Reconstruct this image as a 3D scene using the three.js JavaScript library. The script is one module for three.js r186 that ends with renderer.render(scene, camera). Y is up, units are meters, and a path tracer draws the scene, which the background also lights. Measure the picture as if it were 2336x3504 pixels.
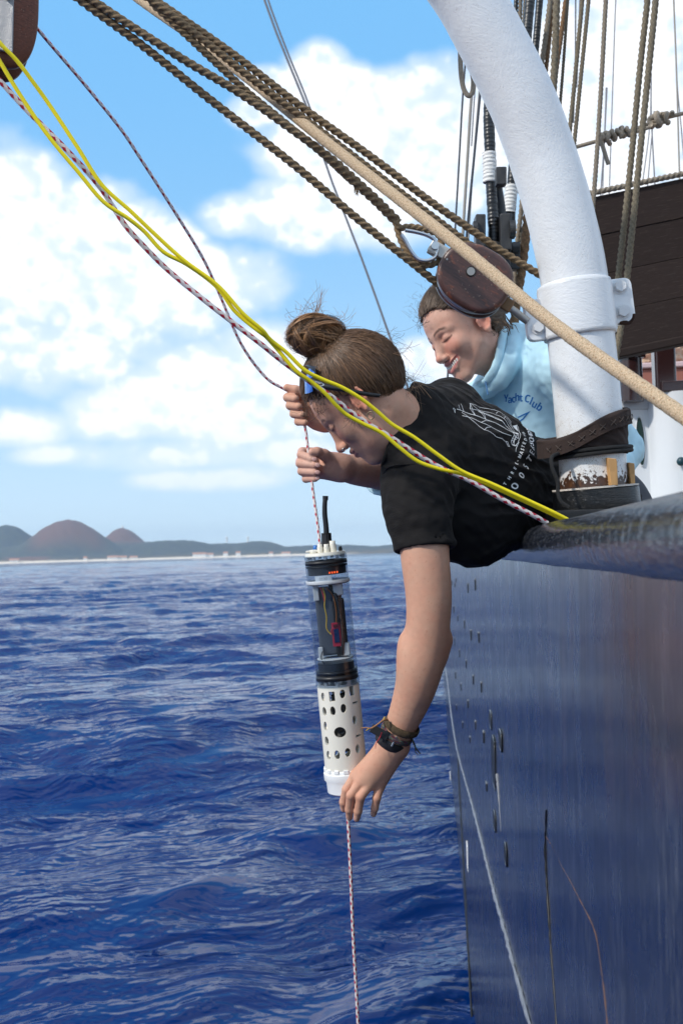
import * as THREE from 'three';
import { mergeGeometries, mergeVertices } from 'three/addons/utils/BufferGeometryUtils.js';
import { RoundedBoxGeometry } from 'three/addons/geometries/RoundedBoxGeometry.js';
import { createNoise2D, createNoise3D } from 'simplex-noise';
import { Brush, Evaluator, SUBTRACTION } from 'three-bvh-csg';

// ---------------------------------------------------------------- random, noise
function rng(seed) { let a = seed >>> 0; return () => { a = (a + 0x6D2B79F5) | 0; let t = Math.imul(a ^ (a >>> 15), 1 | a); t = (t + Math.imul(t ^ (t >>> 7), 61 | t)) ^ t; return ((t ^ (t >>> 14)) >>> 0) / 4294967296; }; }
const n2 = createNoise2D(rng(11)), n3 = createNoise3D(rng(23));
const clamp = (x, a = 0, b = 1) => Math.min(b, Math.max(a, x));
const sstep = (a, b, x) => { const t = clamp((x - a) / (b - a)); return t * t * (3 - 2 * t); };
const lerp = (a, b, t) => a + (b - a) * t;
const fbm2 = (x, y, o = 4) => { let s = 0, a = 0.5, f = 1; for (let i = 0; i < o; i++) { s += a * n2(x * f + i * 17.3, y * f - i * 9.1); a *= 0.5; f *= 2.03; } return s; };
const fbm3 = (x, y, z, o = 4) => { let s = 0, a = 0.5, f = 1; for (let i = 0; i < o; i++) { s += a * n3(x * f + i * 7.7, y * f, z * f - i * 3.3); a *= 0.5; f *= 2.03; } return s; };
const V = (x, y, z) => new THREE.Vector3(x, y, z);

// ---------------------------------------------------------------- camera
const EYE = 2.6, FPX = 3600;                       // eye height over the sea; focal length in photo pixels
const scene = new THREE.Scene();
const camera = new THREE.PerspectiveCamera(2 * Math.atan(1752 / FPX) * 180 / Math.PI, 2336 / 3504, 0.1, 30000);
camera.rotation.order = 'YXZ';
camera.position.set(0, EYE, 0);
camera.rotation.set(0.0392, 0.0828, -0.0275);
camera.focus = 2.28; camera.userData.fStop = 8;
scene.add(camera); camera.updateMatrixWorld(true);
const CR = V(1, 0, 0).applyQuaternion(camera.quaternion), CU = V(0, 1, 0).applyQuaternion(camera.quaternion), CB = V(0, 0, 1).applyQuaternion(camera.quaternion);
const ray = (px, py) => CR.clone().multiplyScalar((px - 1168) / FPX).addScaledVector(CU, -(py - 1752) / FPX).sub(CB);
const P = (px, py, depth) => camera.position.clone().addScaledVector(ray(px, py), depth);      // a point seen at a photo pixel, at that distance
const toPx = (p) => { const d = p.clone().sub(camera.position), z = -d.dot(CB); return [1168 + FPX * d.dot(CR) / z, 1752 - FPX * d.dot(CU) / z, z]; };
const camDir = (x, y, z) => CR.clone().multiplyScalar(x).addScaledVector(CU, y).addScaledVector(CB, z).normalize();

const renderer = new THREE.WebGLRenderer({ antialias: true });
renderer.toneMapping = THREE.LinearToneMapping;
renderer.toneMappingExposure = 1.5;
renderer.shadowMap.enabled = true;

// ---------------------------------------------------------------- sun and sky
const SUN = V(-0.62, 0.62, 0.48).normalize();
const sun = new THREE.DirectionalLight(new THREE.Color(1, 0.95, 0.87), 2.0);
sun.position.copy(SUN).multiplyScalar(30).add(V(0, 2.5, -2.5)); sun.target.position.set(0, 2.5, -2.5);
sun.castShadow = true; sun.shadow.radius = 5; sun.shadow.mapSize.set(2048, 2048);
Object.assign(sun.shadow.camera, { left: -6, right: 6, top: 6, bottom: -6, near: 1, far: 80 });
scene.add(sun, sun.target);

function makeSky() {
  const W = 4096, H = 2048, data = new Float32Array(W * H * 4), r = rng(5);
  // clouds as clusters of puffs in azimuth / elevation; those of the photograph first, then more of the same all round
  const puffs = [];
  const az = (d) => Math.atan2(d.x, -d.z), el = (d) => Math.asin(d.y / d.length());
  const seen = (px, py, rx, ry, s = 1) => { const d = ray(px, py); puffs.push([az(d), el(d), rx / FPX, ry / FPX, s]); };
  for (const a of [
    [60, 640, 170, 120], [-60, 760, 260, 220], [230, 760, 200, 130], [400, 800, 150, 90], [560, 850, 130, 95], [680, 900, 90, 60], [120, 950, 360, 230], [480, 1010, 330, 170], [80, 1180, 300, 160, .8], [380, 1120, 260, 120, .8],
    [1090, 250, 120, 80], [960, 300, 120, 60], [1170, 330, 130, 100], [1400, 330, 190, 95], [1560, 330, 160, 110], [880, 390, 90, 50, .8], [1180, 500, 260, 160], [1480, 540, 300, 220], [820, 740, 130, 70, .9], [1020, 740, 200, 110, .9], [1300, 740, 230, 110, .9], 
    [1980, 160, 260, 190], [2250, 60, 260, 240], [2150, 430, 330, 230], [2020, 680, 250, 110, .85], [1730, 420, 140, 260],
    [330, 1240, 110, 90, .9], [560, 1400, 260, 120, .95], [720, 1290, 180, 110, .95], [870, 1200, 150, 90, .9], [960, 1290, 150, 110, .9], [430, 1450, 160, 70, .9], [800, 1430, 260, 90, .9], [1060, 1400, 200, 120, .95], [560, 1560, 260, 60, .75], [700, 1640, 240, 40, .7], [1060, 1540, 180, 60, .7], [70, 1460, 140, 60, .75], [200, 1560, 110, 30, .6],
    [1480, 1240, 130, 70, 1], [1600, 1270, 160, 80, 1], [870, 950, 120, 110, .55]]) seen(...a);
  for (let i = 0; i < 230; i++) {
    const a = r() * 2 * Math.PI - Math.PI, e = Math.pow(r(), 2.2) * 1.2 + 0.03, [px, py] = toPx(V(Math.sin(a) * Math.cos(e), Math.sin(e), -Math.cos(a) * Math.cos(e)).multiplyScalar(100).add(camera.position));
    if (Math.abs(a) < 1 && px > -1000 && px < 3000 && py > -900 && py < 2300) continue;
    const w = (0.05 + 0.07 * r()) * (0.6 + e), k = 3 + Math.floor(r() * 4);
    for (let j = 0; j < k; j++) puffs.push([a + (r() - 0.5) * w * 2.2 / Math.cos(e), e + (r() - 0.4) * w * 0.7, w * (0.5 + 0.7 * r()) / Math.cos(e), w * (0.3 + 0.4 * r()), 0.75 + 0.3 * r()]);
  }
  // bin puffs by azimuth column
  const bins = Array.from({ length: 256 }, () => []);
  for (const p of puffs) { const reach = p[2] * 2.6; for (let b = Math.floor((p[0] - reach + Math.PI) / (2 * Math.PI) * 256); b <= (p[0] + reach + Math.PI) / (2 * Math.PI) * 256; b++) bins[((b % 256) + 256) % 256].push(p); }
  for (let y = 0; y < H; y++) {
    const e = ((y + 0.5) / H - 0.5) * Math.PI;         // row 0 is straight down
    const ce = Math.cos(e), se = Math.sin(e);
    for (let x = 0; x < W; x++) {
      const o = (y * W + x) * 4; data[o + 3] = 1;
      if (e < -0.004) { data[o] = 0.05; data[o + 1] = 0.12; data[o + 2] = 0.25; continue; }
      const u = (x + 0.5) / W, th = (u - 0.5) * 2 * Math.PI;    // three's equirect: u = atan2(z, x) / 2pi + 0.5
      const dx = Math.cos(th) * ce, dz = Math.sin(th) * ce, a = Math.atan2(dx, -dz);
      // clear air
      const t = clamp(se / 0.55), k = Math.pow(1 - t, 2.6);
      let R = lerp(0.14, 0.55, k), G = lerp(0.37, 0.69, k), B = lerp(0.66, 0.77, k);
      const zen = sstep(0.45, 1, se); R *= 1 - 0.45 * zen; G *= 1 - 0.35 * zen; B *= 1 - 0.2 * zen;
      // clouds
      const f = fbm3(dx * 7, se * 11, dz * 7, 3), g = fbm3(dx * 34, se * 42, dz * 34, 4);
      let d = -1.4;
      for (const p of bins[Math.floor((a + Math.PI) / (2 * Math.PI) * 256) & 255]) {
        let da = a - p[0]; if (da > Math.PI) da -= 2 * Math.PI; if (da < -Math.PI) da += 2 * Math.PI;
        const qx = da / p[2], qy = (e - p[1]) / p[3], q = qx * qx + (qy < 0 ? qy * qy * 1.4 : qy * qy);
        if (q > 6) continue;
        const v = p[4] * (1.25 - q) - (1 - p[4]) * 0.9; if (v > d) d = v;
      }
      if (d > -1.4) {
        const dens = d + f * 0.85 + g * 0.62;
        const hz = 0.3 + 0.7 * sstep(0.0, 0.14, e), al = hz * (0.62 * sstep(-0.18, 0.55, dens) + 0.38 * sstep(-0.7, 1.1, dens)), veil = 0.55 * hz * sstep(-1.0, 0.5, d + f * 1.1 + g * 0.3);
        const cR = 0.79, cG = 0.805, cB = 0.835, A = Math.max(al * (0.95 - 0.30 * sstep(0.1, -0.45, g + 0.5 * f)), veil);   // one cloud white; thin cloud lets the blue through
        R = lerp(R, cR, A); G = lerp(G, cG, A); B = lerp(B, cB, A);
      }
      data[o] = R; data[o + 1] = G; data[o + 2] = B;
    }
  }
  const t = new THREE.DataTexture(data, W, H, THREE.RGBAFormat, THREE.FloatType);
  t.mapping = THREE.EquirectangularReflectionMapping; t.magFilter = t.minFilter = THREE.LinearFilter; t.needsUpdate = true;
  return t;
}
scene.background = makeSky(); scene.environment = scene.background;

// ---------------------------------------------------------------- object helpers
const taken = {};
const numbered = (n) => { const k = taken[n] = (taken[n] ?? -1) + 1; return k ? n + '_' + String(k).padStart(3, '0') : n; };
const shadows = (o) => { o.castShadow = o.receiveShadow = true; return o; };
function part(name, geo, mat, parent, label) { const m = shadows(new THREE.Mesh(geo, mat)); m.name = name; parent.add(m); if (label) m.userData.label = label; return m; }
function thing(name, label, category, at, group) { const g = new THREE.Group(); g.name = numbered(name); g.userData = { label, category }; if (group) g.userData.group = group; if (at) g.position.copy(at); scene.add(g); return g; }
function single(name, geo, mat, label, category, group) { const m = shadows(new THREE.Mesh(geo, mat)); m.name = numbered(name); m.userData = { label, category }; if (group) m.userData.group = group; scene.add(m); return m; }
function setting(name, geo, mat) { const m = shadows(new THREE.Mesh(geo, mat)); m.name = name; m.userData = { kind: 'structure' }; scene.add(m); return m; }
const tint = (geo, fn) => { const p = geo.attributes.position, c = new Float32Array(p.count * 3), v = V(); for (let i = 0; i < p.count; i++) { const k = fn(v.fromBufferAttribute(p, i), i); c[i * 3] = k[0]; c[i * 3 + 1] = k[1]; c[i * 3 + 2] = k[2]; } geo.setAttribute('color', new THREE.BufferAttribute(c, 3)); return geo; };
const lin = (r, g, b) => new THREE.Color().setRGB(r, g, b);
const std = (r, g, b, rough = 0.6, more = {}) => new THREE.MeshStandardMaterial({ color: lin(r, g, b), roughness: rough, ...more });
const phys = (r, g, b, rough = 0.6, more = {}) => new THREE.MeshPhysicalMaterial({ color: lin(r, g, b), roughness: rough, ...more });
const vmat = (rough = 0.7, more = {}) => new THREE.MeshStandardMaterial({ vertexColors: true, roughness: rough, ...more });
const clean = (g) => { for (const k of Object.keys(g.attributes)) if (!['position', 'normal', 'uv'].includes(k)) g.deleteAttribute(k); return g; };
const merge = (list) => mergeGeometries(list.map((g) => clean(g.index ? g.toNonIndexed() : g)));
const xf = (geo, m) => geo.applyMatrix4(m);
const M4 = (o, x, y, z) => new THREE.Matrix4().makeBasis(x, y, z).setPosition(o);
function texture(w, h, fn, srgb = false, rep) {
  const d = new Uint8Array(w * h * 4);
  for (let y = 0; y < h; y++) for (let x = 0; x < w; x++) { const k = fn(x / w, y / h, x, y), o = (y * w + x) * 4; if (k.length) { d[o] = clamp(k[0]) * 255; d[o + 1] = clamp(k[1]) * 255; d[o + 2] = clamp(k[2]) * 255; } else d[o] = d[o + 1] = d[o + 2] = clamp(k) * 255; d[o + 3] = 255; }
  const t = new THREE.DataTexture(d, w, h); t.magFilter = THREE.LinearFilter; t.minFilter = THREE.LinearMipmapLinearFilter; t.generateMipmaps = true;
  t.wrapS = t.wrapT = THREE.RepeatWrapping; if (srgb) t.colorSpace = THREE.SRGBColorSpace; if (rep) t.repeat.set(rep[0], rep[1]); t.needsUpdate = true; return t;
}
// noise that repeats over the unit square
const tile = (u, v, f, o = 4) => { const a = u * 2 * Math.PI, b = v * 2 * Math.PI, k = f / (2 * Math.PI); return fbm3(Math.cos(a) * k + 3 * Math.cos(b) * k / 3, Math.sin(a) * k + Math.sin(b) * k * 0.7, Math.cos(b) * k * 0.7 + Math.sin(b) * k * 0.4 + 5, o); };

// a tube along points; rad(t, angle, metres) gives the radius; uv = (turns, metres) or 0..1
function sweep(pts, N, M, rad, { closed = false, cap = true, up = null, unit = false, tension } = {}) {
  const curve = pts.getPoint ? pts : new THREE.CatmullRomCurve3(pts, closed, 'centripetal');
  curve.arcLengthDivisions = Math.max(400, N); const L = curve.getLength(), C = curve.getSpacedPoints(N), T = C.map((_, i) => C[Math.min(N, i + 1)].clone().sub(C[Math.max(0, i - 1)]).normalize());
  let nrm = up ? up.clone() : Math.abs(T[0].y) < 0.9 ? V(0, 1, 0) : V(1, 0, 0);
  const pos = [], uv = [], idx = [];
  for (let i = 0; i <= N; i++) {
    nrm.addScaledVector(T[i], -nrm.dot(T[i])).normalize(); const bi = T[i].clone().cross(nrm);
    for (let j = 0; j <= M; j++) { const a = j / M * 2 * Math.PI, r = rad(i / N, a, i / N * L), c = Math.cos(a) * r, s = Math.sin(a) * r, q = C[i]; pos.push(q.x + nrm.x * c + bi.x * s, q.y + nrm.y * c + bi.y * s, q.z + nrm.z * c + bi.z * s); uv.push(j / M, unit ? i / N : i / N * L); }
  }
  for (let i = 0; i < N; i++) for (let j = 0; j < M; j++) { const a = i * (M + 1) + j, b = a + M + 1; idx.push(a, b, a + 1, b, b + 1, a + 1); }
  if (cap) for (const i of [0, N]) { const c = pos.length / 3, q = C[i]; pos.push(q.x, q.y, q.z); uv.push(0.5, 0); for (let j = 0; j < M; j++) { const a = i * (M + 1) + j; i ? idx.push(c, a, a + 1) : idx.push(c, a + 1, a); } }
  const g = new THREE.BufferGeometry(); g.setAttribute('position', new THREE.Float32BufferAttribute(pos, 3)); g.setAttribute('uv', new THREE.Float32BufferAttribute(uv, 2)); g.setIndex(idx); g.computeVertexNormals();
  const nn = g.attributes.normal;                      // close the seam
  for (let i = 0; i <= N; i++) { const a = i * (M + 1), b = a + M, x = nn.getX(a) + nn.getX(b), y = nn.getY(a) + nn.getY(b), z = nn.getZ(a) + nn.getZ(b), l = Math.hypot(x, y, z) || 1; nn.setXYZ(a, x / l, y / l, z / l); nn.setXYZ(b, x / l, y / l, z / l); }
  return g;
}
// three-strand laid rope
function laid(pts, r, { pitch = r * 5.2, fine = 1, seed = 1, swell = null } = {}) {
  const c = 0.536, a2 = 0.464 * 0.464, curve = pts.getPoint ? pts : new THREE.CatmullRomCurve3(pts, false, 'centripetal'), L = curve.getLength(), N = Math.max(8, Math.ceil(L / (pitch / (9 * fine))));
  const g = sweep(curve, N, Math.round(15 * Math.min(1, fine + 0.2)), (t, ang, s) => { let d = ((ang + s / pitch * 2 * Math.PI) % (2 * Math.PI / 3) + 2 * Math.PI / 3) % (2 * Math.PI / 3) - Math.PI / 3; const cs = Math.cos(d), sn = Math.sin(d); return Math.max(0.60, c * cs + Math.sqrt(Math.max(0, a2 - c * c * sn * sn))) * r * (swell ? swell(t) : 1) * (1 + 0.03 * n2(s * 40 + seed * 9, ang)); });
  return g;
}
// ---------------------------------------------------------------- shared materials
const fuzzTex = texture(256, 256, (u, v) => 0.5 + 0.9 * tile(u, v, 60, 3));
const ropeBump = texture(256, 256, (u, v) => 0.5 + 0.8 * tile(u, v, 40, 3)); ropeBump.repeat.set(1, 30);
const strandTex = (r, g, b, k = 0.35, seed = 0) => { const t = texture(256, 512, (u, v, x, y) => { const n = 1 + k * 1.6 * fbm2(x * 0.09 + y * 0.16 + seed, y * 0.015 - x * 0.01, 3) + k * 0.9 * n2(x * 0.4 + y * 0.6, y * 0.05 + seed) + k * 0.5 * n2(x * .05, y * 0.02 + seed); return [r * n, g * n, b * n].map((c) => Math.pow(Math.max(0, c), 1 / 2.2)); }, true); t.repeat.set(1, 9); return t; };
const ropeBrown = new THREE.MeshStandardMaterial({ map: strandTex(0.31, 0.21, 0.115), bumpMap: ropeBump, bumpScale: 0.0012, roughness: 0.9 });
const ropeGrey = new THREE.MeshStandardMaterial({ map: strandTex(0.30, 0.25, 0.19, 0.3, 5), bumpMap: ropeBump, bumpScale: 0.001, roughness: 0.9 });
const ropeOlive = new THREE.MeshStandardMaterial({ map: strandTex(0.23, 0.19, 0.13, 0.3, 9), bumpMap: ropeBump, bumpScale: 0.001, roughness: 0.9 });
const ropeRust = new THREE.MeshStandardMaterial({ map: strandTex(0.26, 0.15, 0.075, 0.4, 13), bumpMap: ropeBump, bumpScale: 0.001, roughness: 0.9 });
const beigeTex = texture(256, 512, (u, v, x, y) => { const n = 1 + 0.22 * n2(x * 0.12, y * 0.05) + 0.16 * n2(x * 0.3, y * 0.2), d = sstep(0.35, 0.75, n2(x * 0.05 + 40, y * 0.06)); return [0.66 * n * (1 - 0.35 * d), 0.50 * n * (1 - 0.5 * d), 0.33 * n * (1 - 0.6 * d)].map((c) => Math.pow(Math.max(0, c), 1 / 2.2)); }, true); beigeTex.repeat.set(1, 7);
const ropeBeige = new THREE.MeshStandardMaterial({ map: beigeTex, bumpMap: ropeBump, bumpScale: 0.0012, roughness: 0.95 });
const ropePale = new THREE.MeshStandardMaterial({ map: strandTex(0.42, 0.35, 0.27, 0.25, 21), bumpMap: ropeBump, bumpScale: 0.001, roughness: 0.95 });
const steel = phys(0.62, 0.62, 0.62, 0.28, { metalness: 1 });
const dullSteel = phys(0.42, 0.40, 0.37, 0.5, { metalness: 0.8 });
const blackIron = phys(0.012, 0.013, 0.016, 0.42, { clearcoat: 0.4, clearcoatRoughness: 0.35, bumpMap: fuzzTex, bumpScale: 0.0008 });

// ---------------------------------------------------------------- sea
function makeSea() {
  const r = rng(77), waves = [];
  const add = (n, l0, l1, steep, spread, dir) => { for (let i = 0; i < n; i++) { const l = l0 * Math.pow(l1 / l0, (i + r() * 0.8) / n), a = dir + (r() + r() + r() - 1.5) * spread, k = 2 * Math.PI / l; waves.push([Math.cos(a) * k, Math.sin(a) * k, r() * 6.283, steep * l, l]); } };
  const WD = 1.28;                                   // wave heading: nearly towards the ship's line of sight
  add(5, 26, 9, 0.0042, 0.4, WD); add(10, 8, 2.6, 0.0070, 0.55, WD + 0.12); add(14, 2.4, 0.8, 0.0072, 0.6, WD - 0.1); add(12, 0.75, 0.38, 0.0058, 0.6, WD);
  const height = (x, z, cell) => {
    const wx = x + 0.55 * n2(x * 0.16, z * 0.16) + 0.10 * n2(x * 1.1, z * 1.1 + 7), wz = z + 0.55 * n2(x * 0.16 + 31, z * 0.16) + 0.10 * n2(x * 1.1 + 9, z * 1.1);
    const gust = 0.75 + 0.55 * n2(x * 0.11 + 3, z * 0.23) + 0.25 * n2(x * 0.5, z * 0.9 + 5), rip = Math.max(0.16, gust);
    let h = 0;
    for (const w of waves) {
      const keep = sstep(1.6, 3.4, w[4] / cell); if (keep <= 0) break;
      const s = Math.sin(w[0] * wx + w[1] * wz + w[2]), f = w[4] < 0.8 ? rip : w[4] < 2.5 ? 0.55 + 0.5 * rip : 1;
      h += keep * f * w[3] * (w[4] > 0.3 ? 1.25 * (Math.exp(1.1 * (s - 1)) * 2 - 0.9) : s);
    }
    return h;
  };
  const pos = [], idx = [], rows = [];
  for (let q = 1051 * EYE / 2.6; q > 3.6; q -= q > 109 ? 1.1 : q > 45 ? 0.32 : q > 11 ? 0.13 : 0.07) rows.push(1051 * EYE / q);
  for (let d = 780; d < 6200; d *= 1.045) rows.push(d);
  const NC = 385, A0 = -0.52, A1 = 0.20;             // in front: fine sector round the line of sight
  for (let i = 0; i < rows.length; i++) for (let j = 0; j <= NC; j++) {
    const a = lerp(A0, A1, j / NC), d = rows[i], x = Math.sin(a) * d, z = -Math.cos(a) * d, cell = Math.max(d * (A1 - A0) / NC, i ? (rows[i] - rows[i - 1]) * 0.5 : 0.01);
    pos.push(x, d < 1600 ? height(x, z, cell) - 0.02 : -0.02, z);
  }
  for (let i = 0; i + 1 < rows.length; i++) for (let j = 0; j < NC; j++) { const a = i * (NC + 1) + j, b = a + NC + 1; idx.push(a, a + 1, b, a + 1, b + 1, b); }
  // all round and under the eye, coarser
  const base = pos.length / 3, R2 = [0.02, 1, 2, 2.6]; for (let d = 3.2; d < 6200; d *= 1.09) R2.push(d); const N2 = 90;
  for (let i = 0; i < R2.length; i++) for (let j = 0; j <= N2; j++) { const a = lerp(A1, A0 + 2 * Math.PI, j / N2), d = R2[i], x = Math.sin(a) * d, z = -Math.cos(a) * d; pos.push(x, d < 600 ? height(x, z, Math.max(0.12, d * 0.08)) - 0.02 : -0.02, z); }
  for (let i = 0; i + 1 < R2.length; i++) for (let j = 0; j < N2; j++) { const a = base + i * (N2 + 1) + j, b = a + N2 + 1; idx.push(a, a + 1, b, a + 1, b + 1, b); }
  const c0 = pos.length / 3; pos.push(0, -0.03, 0); for (let j = 0; j <= 40; j++) { const a = lerp(A0, A1, j / 40); pos.push(Math.sin(a) * 2.62, -0.03, -Math.cos(a) * 2.62); } for (let j = 0; j < 40; j++) idx.push(c0, c0 + 1 + j + 1, c0 + 1 + j);
  const g = new THREE.BufferGeometry(); g.setAttribute('position', new THREE.Float32BufferAttribute(pos, 3)); const uv = new Float32Array(pos.length / 3 * 2); for (let i = 0; i < uv.length / 2; i++) { uv[2 * i] = pos[3 * i] / 7; uv[2 * i + 1] = -pos[3 * i + 2] / 7; } g.setAttribute('uv', new THREE.BufferAttribute(uv, 2)); g.setIndex(idx); g.computeVertexNormals();
  return g;
}
// wind ripples shorter than the modelled waves: a repeating 7 m square of small waves as a normal map
function rippleMap() {
  const S = 1400, r = rng(9), sx = new Float32Array(S * S), sy = new Float32Array(S * S), comps = [];
  for (let i = 0; i < 54; i++) { const l = 0.45 * Math.pow(0.055 / 0.45, i / 54), a = -1.28 + (r() + r() + r() - 1.5) * 0.62, k = 7 / l; comps.push([Math.round(Math.cos(a) * k), Math.round(Math.sin(a) * k), r() * 6.283, 0.036]); }
  for (let y = 0; y < S; y++) for (let x = 0; x < S; x++) {
    const u = x / S, v = y / S, wx = u + 0.012 * Math.sin(6.283 * (2 * v + 3 * u)) + 0.008 * Math.sin(6.283 * (5 * v - 4 * u) + 1), wy = v + 0.012 * Math.sin(6.283 * (3 * u - 2 * v) + 2) + 0.008 * Math.sin(6.283 * (6 * u + 3 * v)), am = 0.8 + 0.5 * Math.sin(6.283 * (u * 2 + v) + 0.6) * Math.sin(6.283 * (v * 3 - u) + 2) + 0.35 * Math.sin(6.283 * (u * 5 - v * 4));
    let a = 0, b = 0; for (const c of comps) { const ph = 6.283185 * (c[0] * wx + c[1] * wy) + c[2], q = Math.cos(ph) * (1 + 0.5 * Math.sin(ph)) * c[3], n = Math.hypot(c[0], c[1]) || 1; a += q * c[0] / n; b += q * c[1] / n; }
    sx[y * S + x] = a * am; sy[y * S + x] = b * am;
  }
  return texture(S, S, (u, v, x, y) => { const a = -sx[y * S + x], b = -sy[y * S + x], l = Math.hypot(a, b, 1); return [0.5 + 0.5 * a / l, 0.5 + 0.5 * b / l, 0.5 + 0.5 / l]; });
}
const seaMat = phys(0.0008, 0.021, 0.122, 0.05, { ior: 1.333, specularIntensity: 0.7, normalMap: rippleMap(), normalScale: new THREE.Vector2(1.2, 1.2) });
setting('sea', makeSea(), seaMat);

// ---------------------------------------------------------------- island
{
  const D0 = 2600, D1 = 4300, NU = 260, NV = 60, pos = [], col = [], idx = [];
  const hz = (px) => 1925 - 0.0275 * px;
  // [pixel column, pixel row of the top, half width, distance]
  const hills = [[25, 1803, 150, 4000, 1], [150, 1824, 80, 4050, 1], [232, 1783, 180, 3600, 1.0], [420, 1810, 105, 3900, 1.0], [300, 1856, 420, 3700, 2], [-350, 1790, 260, 4000, 1], [590, 1850, 200, 3500, 1.5], [880, 1852, 130, 3500, 1.2], [760, 1860, 300, 3600, 1.5], [1080, 1866, 300, 3500, 1.5], [1400, 1862, 220, 3600, 1.5], [1700, 1868, 260, 3700, 1.5]];
  for (let i = 0; i <= NU; i++) for (let j = 0; j <= NV; j++) {
    const px = lerp(-1500, 1750, i / NU), dd = lerp(D0 + 0.18 * (px - 600) , D1 + 300, j / NV), tv = j / NV;
    let h = 3 + 10 * sstep(0.02, 0.2, tv) + 14 * sstep(0.15, 0.5, tv) * (0.7 + 0.3 * n2(px * 0.01, tv * 5));
    for (const [c, top, w, d, e] of hills) { const q = (px - c) / w, m = Math.exp(-1.1 * Math.pow(q * q + 1e-4, e) - Math.pow((dd - d) / 330, 2)), hh = (hz(c) - top) / FPX * d + EYE; h = Math.max(h, hh * m * (1 + 0.02 * n2(px * 0.06, dd * 0.01))); }
    h += 1.8 * n2(px * 0.05, dd * 0.012) * sstep(0.04, 0.12, tv); if (j === 0) h = -1; if (j === NV) h = -1;
    h *= sstep(-1500, -1100, px) * (1 - sstep(1350, 1700, px)); h += 0.05;
    const b = ray(px, hz(px)).setY(0).normalize(); pos.push(b.x * dd, h, b.z * dd);
    const red = Math.max(...[[232, 150, 3600], [420, 95, 3900], [95, 90, 2800]].map(([c, w, d]) => (1 - sstep(0.55, 1.05, Math.abs(px - c) / w)) * (1 - sstep(180, 420, Math.abs(dd - d))))), n = n2(px * 0.07, dd * 0.02), sand = (1 - sstep(0.03, 0.085 + 0.03 * n, tv)) * sstep(1280, 1050, px);
    let c = [0.048 + 0.02 * n, 0.062 + 0.02 * n, 0.062]; c = c.map((x, k) => lerp(x, [0.15, 0.075, 0.062][k], red * 0.9)); c = c.map((x, k) => lerp(x, [0.16, 0.12, 0.075][k], clamp(sstep(0.2, 0.06, tv) * (0.5 + n)))); c = c.map((x, k) => lerp(x, [0.78, 0.68, 0.55][k], sand)); col.push(...c);
  }
  for (let i = 0; i < NU; i++) for (let j = 0; j < NV; j++) { const a = i * (NV + 1) + j, b = a + NV + 1; idx.push(a, b, a + 1, b, b + 1, a + 1); }
  const g = new THREE.BufferGeometry(); g.setAttribute('position', new THREE.Float32BufferAttribute(pos, 3)); g.setAttribute('color', new THREE.Float32BufferAttribute(col, 3)); g.setIndex(idx); g.computeVertexNormals();
  setting('island_hills', g, vmat(0.95));
  // small pale buildings along the shore and domes on the ridge
  const wallM = std(0.8, 0.79, 0.76, 0.8), roofM = std(0.45, 0.25, 0.18, 0.8);
  const shore = [[350, 1897, 34, 12], [382, 1896, 30, 10], [420, 1896, 26, 8], [640, 1886, 44, 17], [672, 1885, 30, 13], [728, 1885, 16, 18], [770, 1884, 16, 18], [880, 1888, 14, 10], [930, 1887, 30, 8], [258, 1903, 12, 12], [20, 1904, 30, 10]];
  for (const [px, py, w, h] of shore) {
    const d = 2640 + 0.18 * (px - 600), s = d / FPX, t = thing('coast_house', 'tiny pale house on the far sandy shore', 'house', null, 'white houses on the far shore'), b = P(px, 0, 1).sub(camera.position).setY(0).normalize();
    t.position.set(b.x * d, 3, b.z * d); t.rotation.y = Math.atan2(-b.x, -b.z);
    part('wall', new THREE.BoxGeometry(w * s, h * s * 0.6 + 8, 12).translate(0, h * s * 0.3 - 4, 0), wallM, t);
    const sh = new THREE.Shape([new THREE.Vector2(-7, 0), new THREE.Vector2(7, 0), new THREE.Vector2(0, 4)]); part('roof', new THREE.ExtrudeGeometry(sh, { depth: w * s * 1.04, bevelEnabled: false }).rotateY(Math.PI / 2).translate(-w * s * 0.52, h * s * 0.6, 0), roofM, t);
  }
  for (const [px, py, d] of [[422, 1806, 3900], [850, 1842, 3500], [778, 1842, 3500]]) { const s = d / FPX, t = thing('radar_dome', 'tiny white dome on a far ridge', 'dome', null, 'white domes on the far ridge'), b = ray(px, 1900).setY(0).normalize(), y = (hz(px) - py) * s + EYE; t.position.set(b.x * d, y - 6, b.z * d); part('tower', new THREE.CylinderGeometry(2.5, 3, 14, 12), wallM, t); part('dome', new THREE.SphereGeometry(4, 16, 12).translate(0, 8, 0), wallM, t); }
}
scene.fog = new THREE.FogExp2(new THREE.Color(0.58, 0.77, 1.0), 0.00011);
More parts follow.
